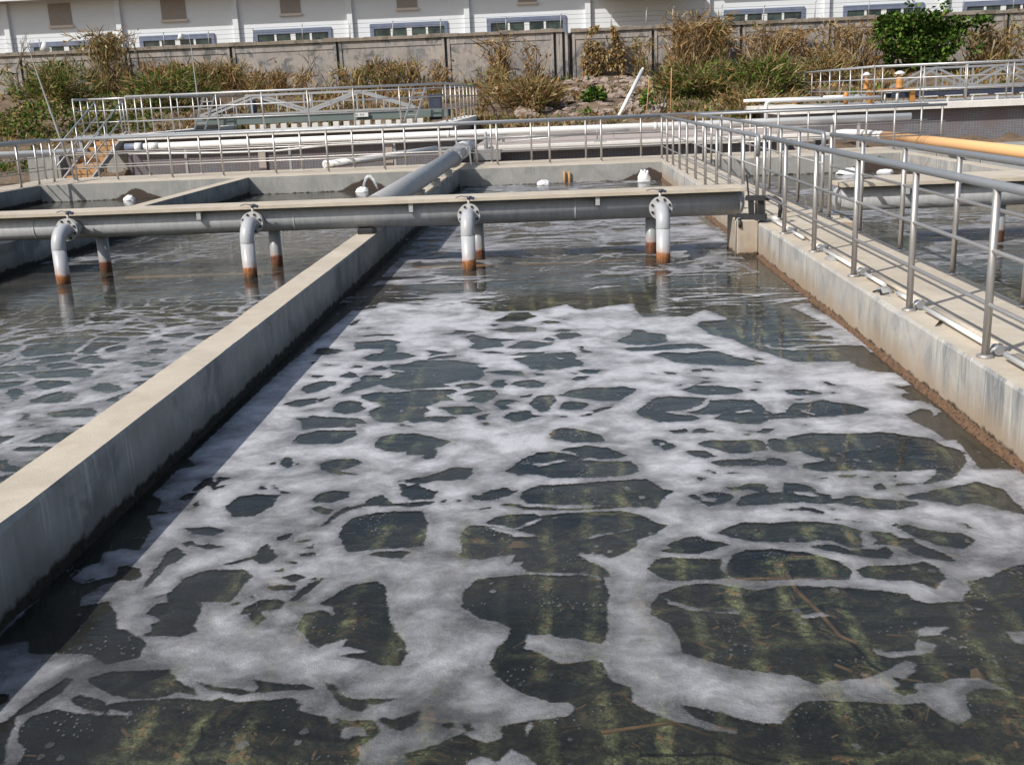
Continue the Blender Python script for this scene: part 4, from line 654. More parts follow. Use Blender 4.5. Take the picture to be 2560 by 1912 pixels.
pts=[(6.0,32.3,1.12),(6.0,32.3,1.55)]+[tuple(v) for v in arc((6.12,32.3,1.55),(-1,0,0),(0,0,1),.12,6)][1:]+[(9.3,32.6,1.64)]
mb=MB(); mb.tube(pts,.055,12); keep(mb.build('riser',M['pvc']),root)
mb=MB(); mb.tube([(-12.6,32.1,.92),(-10,32.1,.84),(-8.2,32.1,.83),(-6.6,32.15,.93),(-3,32.15,.95),(-1.4,32.2,.96)],.03,8); keep(mb.build('cable_pipe',M['pvc']),root)
for xx in (-11,-7.9,-4.8,-1.6,1.6,4.7,8.6):
    mb=MB(); mb.box((xx,32.25,.0 if xx<-2.3 or xx>7.5 else .78),(xx+.07,32.35,1.02)); keep(mb.build('support',M['galv_dull']),root)
# ================================================================ clarifiers
def clar_rail(label,segs,zb,h,gaps,rr=.035,group='railings of the clarifier tanks'):
    p0,p1=segs; L=(Vector(p1)-Vector(p0)).length; n=max(1,round(L/gaps)); 
    return railing(label,p0,p1,zb,[L*i/n for i in range(n+1)],h,rr,.024,.018,(.74,.38),M['galv'],group=group,rmat=M['galv'])
root=empty('clarifier_tank',(-8,39.5,0),'raised settling tank on the left with a white rim and dark tiled wall','tank','settling tanks')
mb=MB(); mb.box((-13.0,33.05,-.5),(-3.15,46,1.28)); keep(mb.build('wall',M['tile']),root)
for xx in (-9.0,-5.15):
    mb=MB(); mb.box((xx,32.98,-.5),(xx+.22,33.05,1.2)); keep(mb.build('pier',M['slab']),root)
mb=MB(); 
for a,b in (((-13.1,32.62,1.27),(-3.05,33.5,1.44)),((-3.6,33.5,1.27),(-3.05,46.0,1.438)),((-13.1,33.5,1.27),(-12.5,46.0,1.438)),((-12.5,45.4,1.27),(-3.6,46,1.44))): mb.box(a,b)
keep(mb.build('rim',M['rim'],None,.012),root)
mb=MB(); mb.add([(-12.5,33.5,1.3),(-3.6,33.5,1.3),(-3.6,45.4,1.3),(-12.5,45.4,1.3)],[(0,1,2,3)]); keep(mb.build('basin_water',M['water']),root)
clar_rail('front railing of the left settling tank, bright top rail',((-12.85,33.0),(-3.25,33.0)),1.44,1.1,1.37)
clar_rail('right side railing of the left settling tank, seen end on',((-3.25,33.0),(-3.25,45.8)),1.44,1.1,1.6)
clar_rail('left side railing of the left settling tank, beside the stair head',((-12.85,34.3),(-12.85,45.8)),1.44,1.1,1.6)
clar_rail('back railing of the left settling tank',((-12.85,45.8),(-3.25,45.8)),1.44,1.1,1.4)
def bridge(name,label,x0,per,n,y0,y1,zb,zt,gmat,gz,tail):
    root=empty(name,(x0,y0,zb),label,'bridge','scraper bridges on the settling tanks')
    for yy in (y0,y1):
        x=x0
        mb=MB()
        xe=x0+per*n
        mb.bar((x0+per*.45,yy,zt),(xe-per*.45,yy,zt),.07,.06); mb.bar((x0,yy,zb),(xe,yy,zb),.07,.06)
        for k in range(n):
            a=x0+per*k; mb.bar((a,yy-.01,zb+.03),(a+per*.5,yy-.01,zt),.055,.07); mb.bar((a+per*.5,yy+.01,zt),(a+per,yy+.01,zb+.03),.055,.07)
            mb.bar((a+per*.5,yy,zb),(a+per*.5,yy,zt),.05,.05); 
            if k: mb.bar((a,yy,zb),(a,yy,zt),.05,.05)
            mb.bar((a+per*.25,yy,zb),(a+per*.25,yy,(zb+zt)/2),.04,.04); mb.bar((a+per*.75,yy,zb),(a+per*.75,yy,(zb+zt)/2),.04,.04)
        keep(mb.build('truss',M['galv']),root)
    mb=MB(); mb.box((x0-.2,y0+.04,gz[0]),(x0+per*n+tail,y0+.14,gz[1])); mb.box((x0-.2,y1-.14,gz[0]),(x0+per*n+tail,y1-.04,gz[1])); 
    for k in range(int(per*n/1.3)): mb.box((x0+k*1.3,y0+.14,gz[0]+.02),(x0+k*1.3+.08,y1-.14,gz[0]+.1))
    keep(mb.build('girder',gmat,None,.008),root); 
    mb=MB(); mb.box((x0-.2,y0+.145,gz[1]-.03),(x0+per*n+tail,y1-.145,gz[1])); keep(mb.build('deck',M['galv_dull']),root)
    return root
b=bridge('scraper_bridge','grey truss bridge with a greenish girder spanning the left settling tank',-11.6,3.45,2,36.0,37.2,1.86,2.46,M['girder'],(1.55,1.80),1.2)
mb=MB(); mb.box((-11.8,35.9,1.46),(-11.0,36.05,1.60)); keep(mb.build('wheel_box',M['black'],None,.02),b)
mb=MB(); mb.box((-6.55,35.93,1.64),(-6.08,35.97,1.80)); sg=keep(mb.build('sign',M['white'],None,.008),b); sg['label']='small blank-looking white sign on the girder'
mb=MB(); mb.box((-6.50,35.922,1.69),(-6.43,35.928,1.75)); mb.box((-6.36,35.922,1.69),(-6.30,35.928,1.75)); mb.box((-6.27,35.922,1.69),(-6.22,35.928,1.75)); ms=mb.build('faded_marks',M['galv_dull']); ms.parent=sg
# ladder frames and boxes at both ends of the left bridge
for k,(xx,lab) in enumerate([(-11.4,'leaning steel ladder frame at the left end of the truss bridge'),(-4.6,'steel frame with an orange bar at the right end of the truss bridge')]):
    root=empty('ladder_frame',(xx,35.4,1.44),lab,'frame')
    for dx in (0,.35): mb=MB(); mb.bar((xx+dx-.25,35.4,1.46),(xx+dx+.1,35.6,2.45),.05,.05); keep(mb.build('stile',M['galv']),root)
    for q in range(4): mb=MB(); mb.bar((xx-.18+q*.08,35.45+q*.04,1.66+q*.22),(xx+.17+q*.08,35.45+q*.04,1.66+q*.22),.03,.03); keep(mb.build('rung',M['galv']),root)
mb=MB(); mb.box((-4.15,36.4,1.45),(-3.75,36.7,2.2)); mb.box((-4.2,36.35,2.2),(-3.7,36.75,2.26)); tag(mb.build('control_box',M['navy'],None,.015),'dark blue control cabinet at the right end of the left truss bridge','cabinet')
mb=MB(); mb.tube([(-10.1,36.9,1.8),(-10.1,36.9,2.3)],.14,14); mb.box((-10.4,36.7,1.8),(-9.8,37.1,1.9)); tag(mb.build('drive_unit',M['navy'],None,.01),'dark blue drive motor standing on the left truss bridge','motor')
# weir notches: pale lumps behind the rim
mb=MB()
mb.box((-9.7,34.52,1.30),(-4.0,34.58,1.42))
for i in range(17): mb.box((-9.6+i*.33,34.5,1.30),(-9.42+i*.33,34.6,1.53+.03*R_.random()))
tag(mb.build('weir_plate',M['rim'],None,.01),'pale toothed weir plate inside the left settling tank','weir')
# stairs
root=empty('steel_stairs',(-13.85,31,.1),'rusty steel stairs with thin handrails climbing to the left settling tank','stairs')
for xx in (-14.28,-13.42):
    mb=MB(); mb.bar((xx,30.95,.12),(xx,34.2,1.44),.05,.17); keep(mb.build('stringer',M['galv_dull']),root)
n=9
for k in range(n):
    t=(k+.6)/n; mb=MB(); mb.box((-14.25,30.95+3.25*t-.15,.12+1.32*t-.105),(-13.45,30.95+3.25*t+.13,.12+1.32*t+.02)); keep(mb.build('tread',M['rust']),root)
for xx in (-14.28,-13.42):
    for hh in (1.0,.55): mb=MB(); mb.tube([(xx,30.95,.12+hh),(xx,34.2,1.44+hh)],.022,8); keep(mb.build('handrail' if hh==1.0 else 'rail',M['galv']),root)
    for t in (0,.5,1): mb=MB(); mb.tube([(xx,30.95+3.25*t,.12+1.32*t),(xx,30.95+3.25*t,1.12+1.32*t)],.022,8); keep(mb.build('post',M['galv']),root)
bx('stair_landing','steel landing between the head of the stairs and the left settling tank','landing',[((-15.05,34.2,1.36),(-13.1,35.4,1.43)),((-15.0,35.2,0),(-14.9,35.3,1.36)),((-13.4,35.2,0),(-13.3,35.3,1.36)),((-15.0,34.3,0),(-14.9,34.4,1.36))],M['galv_dull'],0)
clar_rail('short railing round the landing at the head of the stairs, with a bright top rail',((-15.0,35.35),(-12.95,35.35)),1.43,1.1,.5)
clar_rail('left edge railing of the stair landing',((-15.0,34.25),(-15.0,35.35)),1.43,1.1,.55)
bx('concrete_pier','dark concrete block left of the stairs, under the white pipe','block',[((-16.2,33.2,-.2),(-15.2,34.0,1.0))],M['fwall'])
bx('concrete_pier','dark concrete block under the stair landing','block',[((-14.3,34.5,-.2),(-13.1,35.1,1.25))],M['fwall'])
# right settling tank
root=empty('clarifier_tank',(14,42,0),'raised settling tank on the right with a broad white rim and dark tiled wall','tank','settling tanks')
mb=MB(); mb.box((7.3,35.15,-.5),(30,50,1.18)); keep(mb.build('wall',M['tile']),root)
mb=MB(); mb.add([(6.95,35.3,1.20),(7.1,35.0,1.20),(8.3,34.85,1.20),(30,34.85,1.20),(30,36,1.20),(8.6,36,1.20),(8.6,50,1.20),(6.9,50,1.20),
                 (6.95,35.3,1.40),(7.1,35.0,1.40),(8.3,34.85,1.40),(30,34.85,1.40),(30,36,1.40),(8.6,36,1.40),(8.6,50,1.40),(6.9,50,1.40)],
   [(8,9,10,11,12,13),(8,13,14,15),(0,1,9,8),(1,2,10,9),(2,3,11,10),(3,4,12,11),(4,5,13,12),(5,6,14,13),(6,7,15,14),(7,0,8,15),(5,4,3,2,1,0),(7,6,5,0)]); keep(mb.build('rim',M['rim'],None,.01),root)
mb=MB(); mb.box((8.62,36.02,1.1),(30,50,1.36)); keep(mb.build('deck',M['galv_dull']),root)
clar_rail('front railing of the right settling tank, running out of the picture',((9.8,35.05),(18.2,35.05)),1.41,1.12,1.4)
clar_rail('left side railing of the right settling tank, dense because seen end on',((9.8,35.05),(9.95,49.8)),1.41,1.12,1.5)
clar_rail('inner railing of the right settling tank, behind the front one',((10.4,36.3),(18.2,36.3)),1.41,1.12,1.4)
b=bridge('scraper_bridge','grey truss bridge with a dark navy girder on the right settling tank',11.3,2.35,3,37.5,38.6,1.82,2.44,M['navy'],(1.52,1.72),1.0)
mb=MB()
for xx in (12.0,12.8,13.6,14.4,15.2): mb.box((xx,37.3,1.37),(xx+.05,37.35,1.56)); mb.box((xx-.05,37.28,1.53),(xx+.5,37.36,1.56))
keep(mb.build('roller_stands',M['white']),b)
def motor(x,y,z0,lab,big=1):
    root=empty('gear_motor',(x,y,z0),lab,'motor','orange gear motors on the right settling tank')
    mb=MB(); mb.tube([(x,y,z0),(x,y,z0+.03),(x,y,z0+.05),(x,y,z0+.16),(x,y,z0+.33),(x,y,z0+.36)],.1,18,radii=[.15*big,.15*big,.11*big,.12*big,.11*big,.07*big]); keep(mb.build('housing',M['yellow']),root)
    mb=MB(); mb.tube([(x,y,z0+.36),(x,y,z0+.44)],.035,10); mb.tube([(x,y,z0+.44),(x,y,z0+.47),(x,y,z0+.54)],.1,20,radii=[.18*big,.17*big,.05]); keep(mb.build('rain_cap',M['white']),root); return root
motor(11.15,37.0,1.85,'orange upright gear motor with a white rain cap, the larger one on the orange frame')
motor(10.25,37.6,1.85,'smaller orange gear motor with a rain cap near the corner post',.75)
root=empty('machine_frame',(10.9,37,1.4),'orange steel frame carrying the gear motors on the right settling tank','frame')
mb=MB(); mb.box((10.15,36.9,1.76),(11.66,37.1,1.84)); keep(mb.build('cross_beam',M['yellow']),root)
for xx in (10.16,11.5): mb=MB(); mb.box((xx,36.92,1.4),(xx+.15,37.08,1.76)); keep(mb.build('leg',M['yellow']),root)
mb=MB(); mb.tube([(11.1,37,1.4),(11.1,37,1.76)],.05,10); mb.tube([(10.7,37,1.4),(10.7,37,1.76)],.03,10); keep(mb.build('shaft',M['white']),root)
mb=MB(); mb.tube([(9.5,37.2,1.4),(9.5,37.2,1.68),(9.5,37.2,1.8)],.08,14,radii=[.07,.09,.05]); tag(mb.build('valve_body',M['yellow']),'stubby orange valve body by the side railing of the right settling tank','valve')
mb=MB(); mb.tube([(9.0,38.2,1.62),(10.4,38.2,1.62)],.07,12); mb.tube([(6.4,38.6,1.62),(9.0,38.6,1.62)],.055,12); tag(mb.build('white_pipe',M['pvc']),'white pipe seen through the side railing of the right settling tank','pipe')
# orange pipe along the right
root=empty('orange_pipe',(9.2,28,.62),'orange painted pipe running toward the camera beyond the right-hand railing','pipe')
mb=MB(); mb.tube([(9.19,31.7,.60),(9.30,25,.60),(9.45,14,.60)],.13,24); keep(mb.build('main_pipe',M['orange']),root)
mb=MB(); mb.tube([(8.35,34.0,.60),(8.75,34.2,.62),(9.05,33.6,.62),(9.18,32.6,.61),(9.19,31.7,.60)],.108,20); mb.tube([(9.185,32.1,.605),(9.19,31.9,.603)],.122,20); keep(mb.build('elbow',M['pvc']),root)
bx('pipe_trough','concrete channel floor beside the right-hand basin, under the orange pipe','channel',[((8.505,6,-.6),(13.5,29.6,.12))],M['fwall'],0)
for k,(xx,yy,l) in enumerate([(8.65,25.6,'white bent vent pipe poking up beside the orange pipe, farther one'),(8.62,22.9,'white bent vent pipe poking up beside the orange pipe, nearer one')]):
    mb=MB(); mb.tube([(xx,yy,.12),(xx,yy,.5)]+[tuple(v) for v in arc((xx-.06,yy,.5),(1,0,0),(0,0,1),.06,6,0,PI*.9)],.028,10); tag(mb.build('vent_pipe',M['pvc']),l,'pipe')
for k,(xx,yy,l) in enumerate([(8.62,24.6,'dark scrap heap in the channel, farther one'),(8.75,20.6,'dark scrap with a rusty clamp in the channel, nearer one')]):
    mb=MB()
    for q in range(7): a=(xx+R_.uniform(-.1,.4),yy+R_.uniform(-.7,.7),.15+R_.random()*.2); mb.bar(a,(a[0]+R_.uniform(-.3,.3),a[1]+R_.uniform(-.5,.5),a[2]+R_.uniform(-.05,.12)),.07,.05)
    tag(mb.build('scrap_heap',M['black'] if k==0 else M['rust']),l,'scrap')
# blocks and post stubs behind the walkway on the right
bx('pump_block','pale concrete block with a dark round valve behind the right part of the far walkway','block',[((6.3,30.0,.1),(6.9,30.4,.62)),((7.1,30.1,.1),(7.35,30.35,.5))],M['slab'])
mb=MB(); mb.disc((6.15,29.95,.42),(.3,-1,.1),.17,.12,18); tag(mb.build('round_valve',M['black']),'dark round valve on the far walkway behind the gap in the railing','valve')
bx('end_wall','concrete of the far walkway continuing behind the right-hand channel','wall',[((8.5,26.9,-.9),(13.6,29.6,ZW-.004))],M['fwall'])
# ================================================================ boundary wall with posts, coping and wire
def bwall(label,x0,x1,y,zb,zt,posts,slope,group='sections of the boundary wall'):
    root=empty('boundary_wall',(x0,y,zb),label,'wall',group)
    for i in range(len(posts)-1):
        a,b=posts[i]+.19,posts[i+1]-.19; mb=MB(); mb.box((a,y,zb),(b,y+.12,zt-.14)); mb.box((a,y-.03,zt-.45),(b,y,zt-.14)); keep(mb.build('panel',M['bwall'],None,.01),root)
        mb=MB(); n=8; vs=[]
        for k in range(n): 
            xa=posts[i]+(posts[i+1]-posts[i])*k/n; xb=posts[i]+(posts[i+1]-posts[i])*(k+1)/n; mb.box((xa+.0,y-.12,zt-.14+.0),(xb-.002,y+.2,zt+.0+.05*R_.random()))
        keep(mb.build('coping',M['cap'],None,.015),root)
    for px in posts:
        
        for sx_ in (-1,1): mb=MB(); mb.box((px+sx_*.125-.06,y-.05,zb-.3),(px+sx_*.125+.06,y+.15,zt-.141)); keep(mb.build('post',M['bwall']),root)
        mb=MB(); mb.box((px-.064,y+.03,zb-.3),(px+.064,y+.1,zt-.142)); keep(mb.build('joint',M['black']),root)
    for xx,hh in rods:
        if x0<=xx<=x1:
            mb=MB(); mb.tube([(xx,y+.05,zt),(xx+.02,y+.05,zt+hh)],.022,6); mb.tube([(xx+.02,y+.05,zt+hh),(xx+.06,y-.05,zt+hh+.08)],.018,6); keep(mb.build('wire_post',M['galv_dull']),root)
    mb=MB()
    for q in range(3): mb.tube([(x0,y+.05,zt+.25+.2*q),((x0+x1)/2,y+.05,zt+.22+.2*q),(x1,y+.05,zt+.25+.2*q)],.006,4)
    keep(mb.build('wire',M['black']),root)
    return root
rods=[(-27.2,.45),(-24.0,.5),(-21.8,.5),(-19.9,.5),(-18.1,.55),(-16.0,.5),(-13.9,.55),(-11.6,.65),(-9.4,.5),(-7.4,.6),(-5.2,.6),(-2.2,.55),(.3,.6),(2.6,.6),(4.2,.7),(5.4,.7),(7.6,.7),(9.5,.6),(11.8,.7),(14.2,.8),(16.2,.8),(18.4,.75),(20.6,.7)]
bwall('long stained boundary wall section on the left, up to the double post',-35,.6,52.0,2.7,4.96,[-34.95,-29.95,-24.95,-19.95,-14.98,-10.0,-4.99,.02,.42],0)
bwall('boundary wall section on the right, overgrown with dry creepers',.6,34,52.15,2.7,4.93,[.75,4.5,8.5,12.5,16.45,20.4,24.4,28.4,32.4],0)
# ================================================================ factory building
root=empty('factory_building',(0,62,2.7),'long white factory building with blue-framed window bands behind the boundary wall','building')
mb=MB(); mb.box((-48,62,2.6),(46,80,8.25)); keep(mb.build('wall',M['clad']),root)
mb=MB(); mb.add([(-49,60.8,8.14),(1.7,60.8,8.14),(1.7,81,9.4),(-49,81,9.4),(-49,60.8,8.26),(1.7,60.8,8.26),(1.7,81,9.52),(-49,81,9.52)],[(0,3,2,1),(4,5,6,7),(0,1,5,4),(1,2,6,5),(2,3,7,6),(3,0,4,7)]); keep(mb.build('roof',M['white']),root)
mb=MB(); mb.add([(7.9,60.8,8.14),(47,60.8,8.14),(47,81,9.4),(7.9,81,9.4),(7.9,60.8,8.26),(47,60.8,8.26),(47,81,9.52),(7.9,81,9.52)],[(0,3,2,1),(4,5,6,7),(0,1,5,4),(1,2,6,5),(2,3,7,6),(3,0,4,7)]); keep(mb.build('roof',M['white']),root)
mb=MB(); mb.box((2.2,58.4,7.2),(7.6,61.9,7.4)); keep(mb.build('canopy',M['galv_dull']),root)
mb=MB(); mb.add([(1.7,60.8,8.27),(7.9,60.8,8.27),(7.9,81,9.5),(1.7,81,9.5)],[(0,1,2,3)]); keep(mb.build('roof',M['white']),root)
for xx in (-36.7,-30.2,-23.9,-17.4,-11.1,-4.7,1.85,8.25,14.6,20.85,27.2):
    mb=MB(); mb.box((xx-.15,61.78,2.6),(xx+.15,61.998,8.1)); keep(mb.build('column',M['clad'],None,.02),root)
def window(xa,xb,z):
    xm=(xa+xb)/2
    mb=MB(); mb.box((xa,61.90,z-.26),(xb,61.997,z)); mb.box((xa,61.90,z-1.5),(xa+.22,61.997,z-.26)); mb.box((xb-.16,61.90,z-1.5),(xb,61.997,z-.26))
    fr_=keep(mb.build('window',M['blue']),root)
    mb=MB(); mb.box((xa+.22,61.96,z-1.5),(xb-.16,61.985,z-.262)); g=mb.build('pane',M['glass']); g.parent=fr_
    mb=MB(); W=(xb-xa-.38)/4
    for k,ww in ((1,.06),(2,.14),(3,.06)):
        mb=MB(); mb.box((xa+.22+W*k-ww,61.93,z-1.5),(xa+.22+W*k+ww,61.984,z-.261)); mm_=mb.build('mullion',M['white']); mm_.parent=fr_
for xa,xb,z in [(-35.5,-31.3,6.05),(-29.1,-25.05,6.02),(-22.9,-18.7,6.1),(-16.5,-12.2,6.16),(-10.05,-5.8,6.2),(-3.65,.65,6.22),(9.15,13.45,6.11),(15.5,19.75,6.05),(21.8,26.0,5.98)]: window(xa,xb,z)
for xa,xb,z in [(-27.8,-26.55,6.86),(-21.5,-20.15,6.90),(-14.9,-13.8,6.94),(-8.5,-7.4,6.95),(-1.9,-.9,6.97)]:
    mb=MB(); mb.box((xa,61.95,z),(xb,61.996,z+1.15)); vv=keep(mb.build('vent_panel',M['beige']),root)
    mb=MB(); mb.box((xa-.08,61.86,z-.13),(xb+.08,61.994,z-.001)); q=mb.build('sill',M['sill']); q.parent=vv
# ================================================================ lamps and poles
def lamp(label,base,top,head,bend):
    root=empty('lamp_post',base,label,'lamp post','small lamp posts on bent poles')
    mb=MB(); mb.tube([base,((base[0]+top[0])/2,(base[1]+top[1])/2,(base[2]+top[2])/2),top,bend,(head[0],head[1],head[2]+.12)],.035,10,radii=[.034,.028,.02,.014,.012]); keep(mb.build('pole',M['galv_dull']),root)
    mb=MB(); mb.tube([(head[0],head[1],head[2]+.15),(head[0],head[1],head[2]+.1),(head[0],head[1],head[2]-.07)],.1,20,radii=[.02,.06,.14]); keep(mb.build('lamp_shade',M['white']),root)
lamp('thin bent lamp post with white cone shade at the corner of the far walkway',(-12.75,28.6,ZW),(-13.35,28.6,3.15),(-13.05,28.6,3.78),(-13.5,28.6,3.9))
lamp('slender lamp post with a small shade beyond the left settling tank',(-13.05,40.5,.6),(-13.10,40.5,4.05),(-13.45,40.5,4.62),(-13.15,40.5,4.7))
mb=MB(); mb.tube([(2.25,42,1.05),(3.36,44,2.85)],.075,14); mb.tube([(3.36,44,2.85),(3.42,44.1,2.94)],.05,10); tag(mb.build('leaning_pole',M['pvc']),'white pole leaning against the stony slope in the middle','pole')
for k,(x0,x1,l) in enumerate([(3.25,3.4,'thin rusty rod stuck upright in the slope, the farther left of two'),(4.15,4.2,'thin rusty rod standing in the slope beside the dry bushes')]):
    mb=MB(); mb.tube([(x0,41,.9),(x1,41,2.6+.25*k)],.018,6); tag(mb.build('rusty_rod',M['rust']),l,'rod')
# ================================================================ plants
TAN=[(.40,.29,.15),(.33,.22,.10),(.48,.37,.21),(.24,.14,.06),(.38,.22,.09),(.17,.11,.055),(.33,.25,.14)]
OLV=[(.19,.20,.06),(.25,.23,.08),(.14,.16,.045),(.30,.26,.11)]
GRN=[(.07,.14,.022),(.11,.20,.035),(.045,.085,.02),(.16,.25,.05),(.035,.06,.018)]
class Leaves:
    def __init__(s): s.v=[];s.c=[]
    def leaf(s,p,l,w,d,col):   # a bent leaf: two quads
        d=np.array(d)/np.linalg.norm(d); a=np.cross(d,NR.randn(3)); a/=np.linalg.norm(a)+1e-9; n=np.cross(d,a)
        p=np.array(p); m=p+d*l*.5+n*l*.12; e=p+d*l
        s.v+= [p-a*w*.3,p+a*w*.3,m+a*w*.5,m-a*w*.5, m-a*w*.5,m+a*w*.5,e+a*w*.08,e-a*w*.08]; s.c+=[col]*8
    def build(s,name,parent=None):
        V=np.array(s.v,np.float32); n=len(V); me=bpy.data.meshes.new(name); me.vertices.add(n); me.vertices.foreach_set('co',V.ravel())
        me.loops.add(n); me.loops.foreach_set('vertex_index',np.arange(n,dtype=np.int32)); me.polygons.add(n//4); me.polygons.foreach_set('loop_start',np.arange(0,n,4,dtype=np.int32))
        me.update(calc_edges=True); at=me.attributes.new('tint','FLOAT_COLOR','POINT'); C=np.ones((n,4),np.float32); C[:,:3]=np.array(s.c); at.data.foreach_set('color',C.ravel()); me.materials.append(M['leaf'])
        o_=bpy.data.objects.new(name,me); COL.objects.link(o_)
        if parent is not None: keep(o_,parent)
        return o_
def pick(pals):
    r=R_.random()
    for pal,wt in pals:
        if r<wt: c=R_.choice(pal); k=R_.uniform(.75,1.25); return tuple(x*k for x in c)
        r-=wt
    return R_.choice(pals[-1][0])
def clump(L,x,y,z0,w,d,h,n,pals,style,size=1.0):
    for _ in range(n):
        if style=='reed':      # upright, arching
            a=R_.gauss(0,.33)*w
            if vnoise(np.array([(x+a)*2.6]),np.array([.5+x]),33,3)[0]<.40: continue
            b_=R_.gauss(0,.33)*d; t=R_.random()**1.35; base=np.array([x+a*(.75+.7*t),y+b_,z0+t*h*.92]); 
            dr=np.array([R_.gauss(a/w*.5,.35),R_.gauss(-.1,.25),R_.uniform(.35,1.0) if t<.75 else R_.uniform(-.5,.5)]); L.leaf(base,R_.uniform(.3,.75)*size,R_.uniform(.02,.06)*size,dr,pick(pals))
            if R_.random()<.35: L.leaf(base+dr*.3,R_.uniform(.12,.25)*size,R_.uniform(.06,.11)*size,dr+np.array([R_.gauss(0,.6),0,R_.gauss(0,.4)]),pick(pals))
        elif style=='creeper': # hanging curtain
            t=R_.random(); ww=w*(.55+.45*math.sin(PI*min(1,.25+t*.8))); base=np.array([x+R_.uniform(-.5,.5)*ww,y+R_.uniform(-.5,.2)*d,z0+t*h])
            if vnoise(np.array([base[0]*1.7]),np.array([base[2]*1.7]),9,3)[0]<.42: continue
            L.leaf(base,R_.uniform(.12,.28)*size,R_.uniform(.05,.1)*size,(R_.gauss(0,.6),R_.gauss(-.3,.4),R_.gauss(-.6,.5)),pick(pals))
        elif style=='tuft':    # loose heap of dry grass blades
            u=np.array([R_.gauss(0,1) for _ in range(3)]); u/=np.linalg.norm(u); r=R_.random()**.45
            base=np.array([x,y,z0+h*.42])+u*np.array([w*.5,d*.5,h*.45])*r
            q=vnoise(np.array([base[0]*1.3+base[1]]),np.array([base[2]*1.4+base[1]*.5]),12,3)[0]
            if q<.44: continue
            if R_.random()<.75: L.leaf(base,R_.uniform(.25,.6)*size,R_.uniform(.02,.055)*size,(u[0]*.7+R_.gauss(0,.4),R_.gauss(-.3,.35),R_.uniform(-.1,1.0)),pick(pals))
            else: L.leaf(base,R_.uniform(.1,.2)*size,R_.uniform(.06,.12)*size,(R_.gauss(u[0],.6),R_.gauss(-.3,.6),R_.gauss(.2,.5)),pick(pals))
        else:                  # bushy, clumped leaves
            u=np.array([R_.gauss(0,1) for _ in range(3)]); u/=np.linalg.norm(u); r=R_.random()**.35
            base=np.array([x,y,z0+h*.5])+u*np.array([w*.5,d*.5,h*.5])*r
            q=vnoise(np.array([base[0]*1.5+base[1]]),np.array([base[2]*1.6+base[1]*.5]),12,3)[0]
            if q<.49: continue
            L.leaf(base,R_.uniform(.12,.22)*size,R_.uniform(.08,.15)*size,(R_.gauss(u[0],.6),R_.gauss(u[1]-.3,.6),R_.gauss(u[2]*.5,.5)),pick(pals))
def ground_z(x,y): return terr(x,y)
# ground cover on the slope
L=Leaves()
for _ in range(38000):
    y=R_.uniform(40.3,51.7); x=R_.uniform(-30,27)
    if x<-13.5: y=R_.uniform(34.5,51.5)
    dens=vnoise(np.array([x*.45]),np.array([y*.5]),17,4)[0]
    bare=(-.8<x<3.3 and 43<y<50.5)
    if dens<(.52 if bare else .38): continue
    z=ground_z(x,y); green=.72 if x<-15 else (.45 if 3.6<x<9.5 and y<48 else (.12 if x<-4 else .22))
    green*= .6+.9*vnoise(np.array([x*.35+40]),np.array([y*.35]),23,3)[0]
    L.leaf((x,y,z-.05),R_.uniform(.14,.42),R_.uniform(.05,.11),(R_.gauss(0,.5),R_.gauss(-.25,.4),R_.uniform(.1,1)),pick([(GRN+OLV,green),(TAN,1)]))
tag(L.build('dry_undergrowth'),'dry grass and weeds covering the slope below the boundary wall','undergrowth',kind='stuff')
# low weeds at the foot of the low tank and the clarifier
def plant(name,label,cat,spec,group,stems=3):
    x,y,w,d,h,n,pals,style=spec[:8]; size=spec[8] if len(spec)>8 else 1; z0=spec[9] if len(spec)>9 else ground_z(x,y)-.1
    root=empty(name,(x,y,z0),label,cat,group); L=Leaves(); clump(L,x,y,z0,w,d,h,n,pals,style,size); L.build('foliage',root)
    for k in range(stems):
        mb=MB(); a=R_.gauss(0,.25)*w; q=R_.uniform(.5,.95)*h; mb.tube([(x+a*.5,y,z0),(x+a*.8,y+R_.uniform(-.1,.1),z0+q*.55),(x+a*1.2,y+R_.uniform(-.15,.15),z0+q)],.02,5,radii=[.03,.02,.008]); keep(mb.build('stem',M['twig']),root)
    return root
D=[(TAN,1)]; DG=[(TAN,.72),(OLV,1)]; MX=[(TAN,.4),(OLV,.35),(GRN,1)]; GG=[(GRN,.8),(OLV,1)]
G1='dry clumps along the boundary wall'
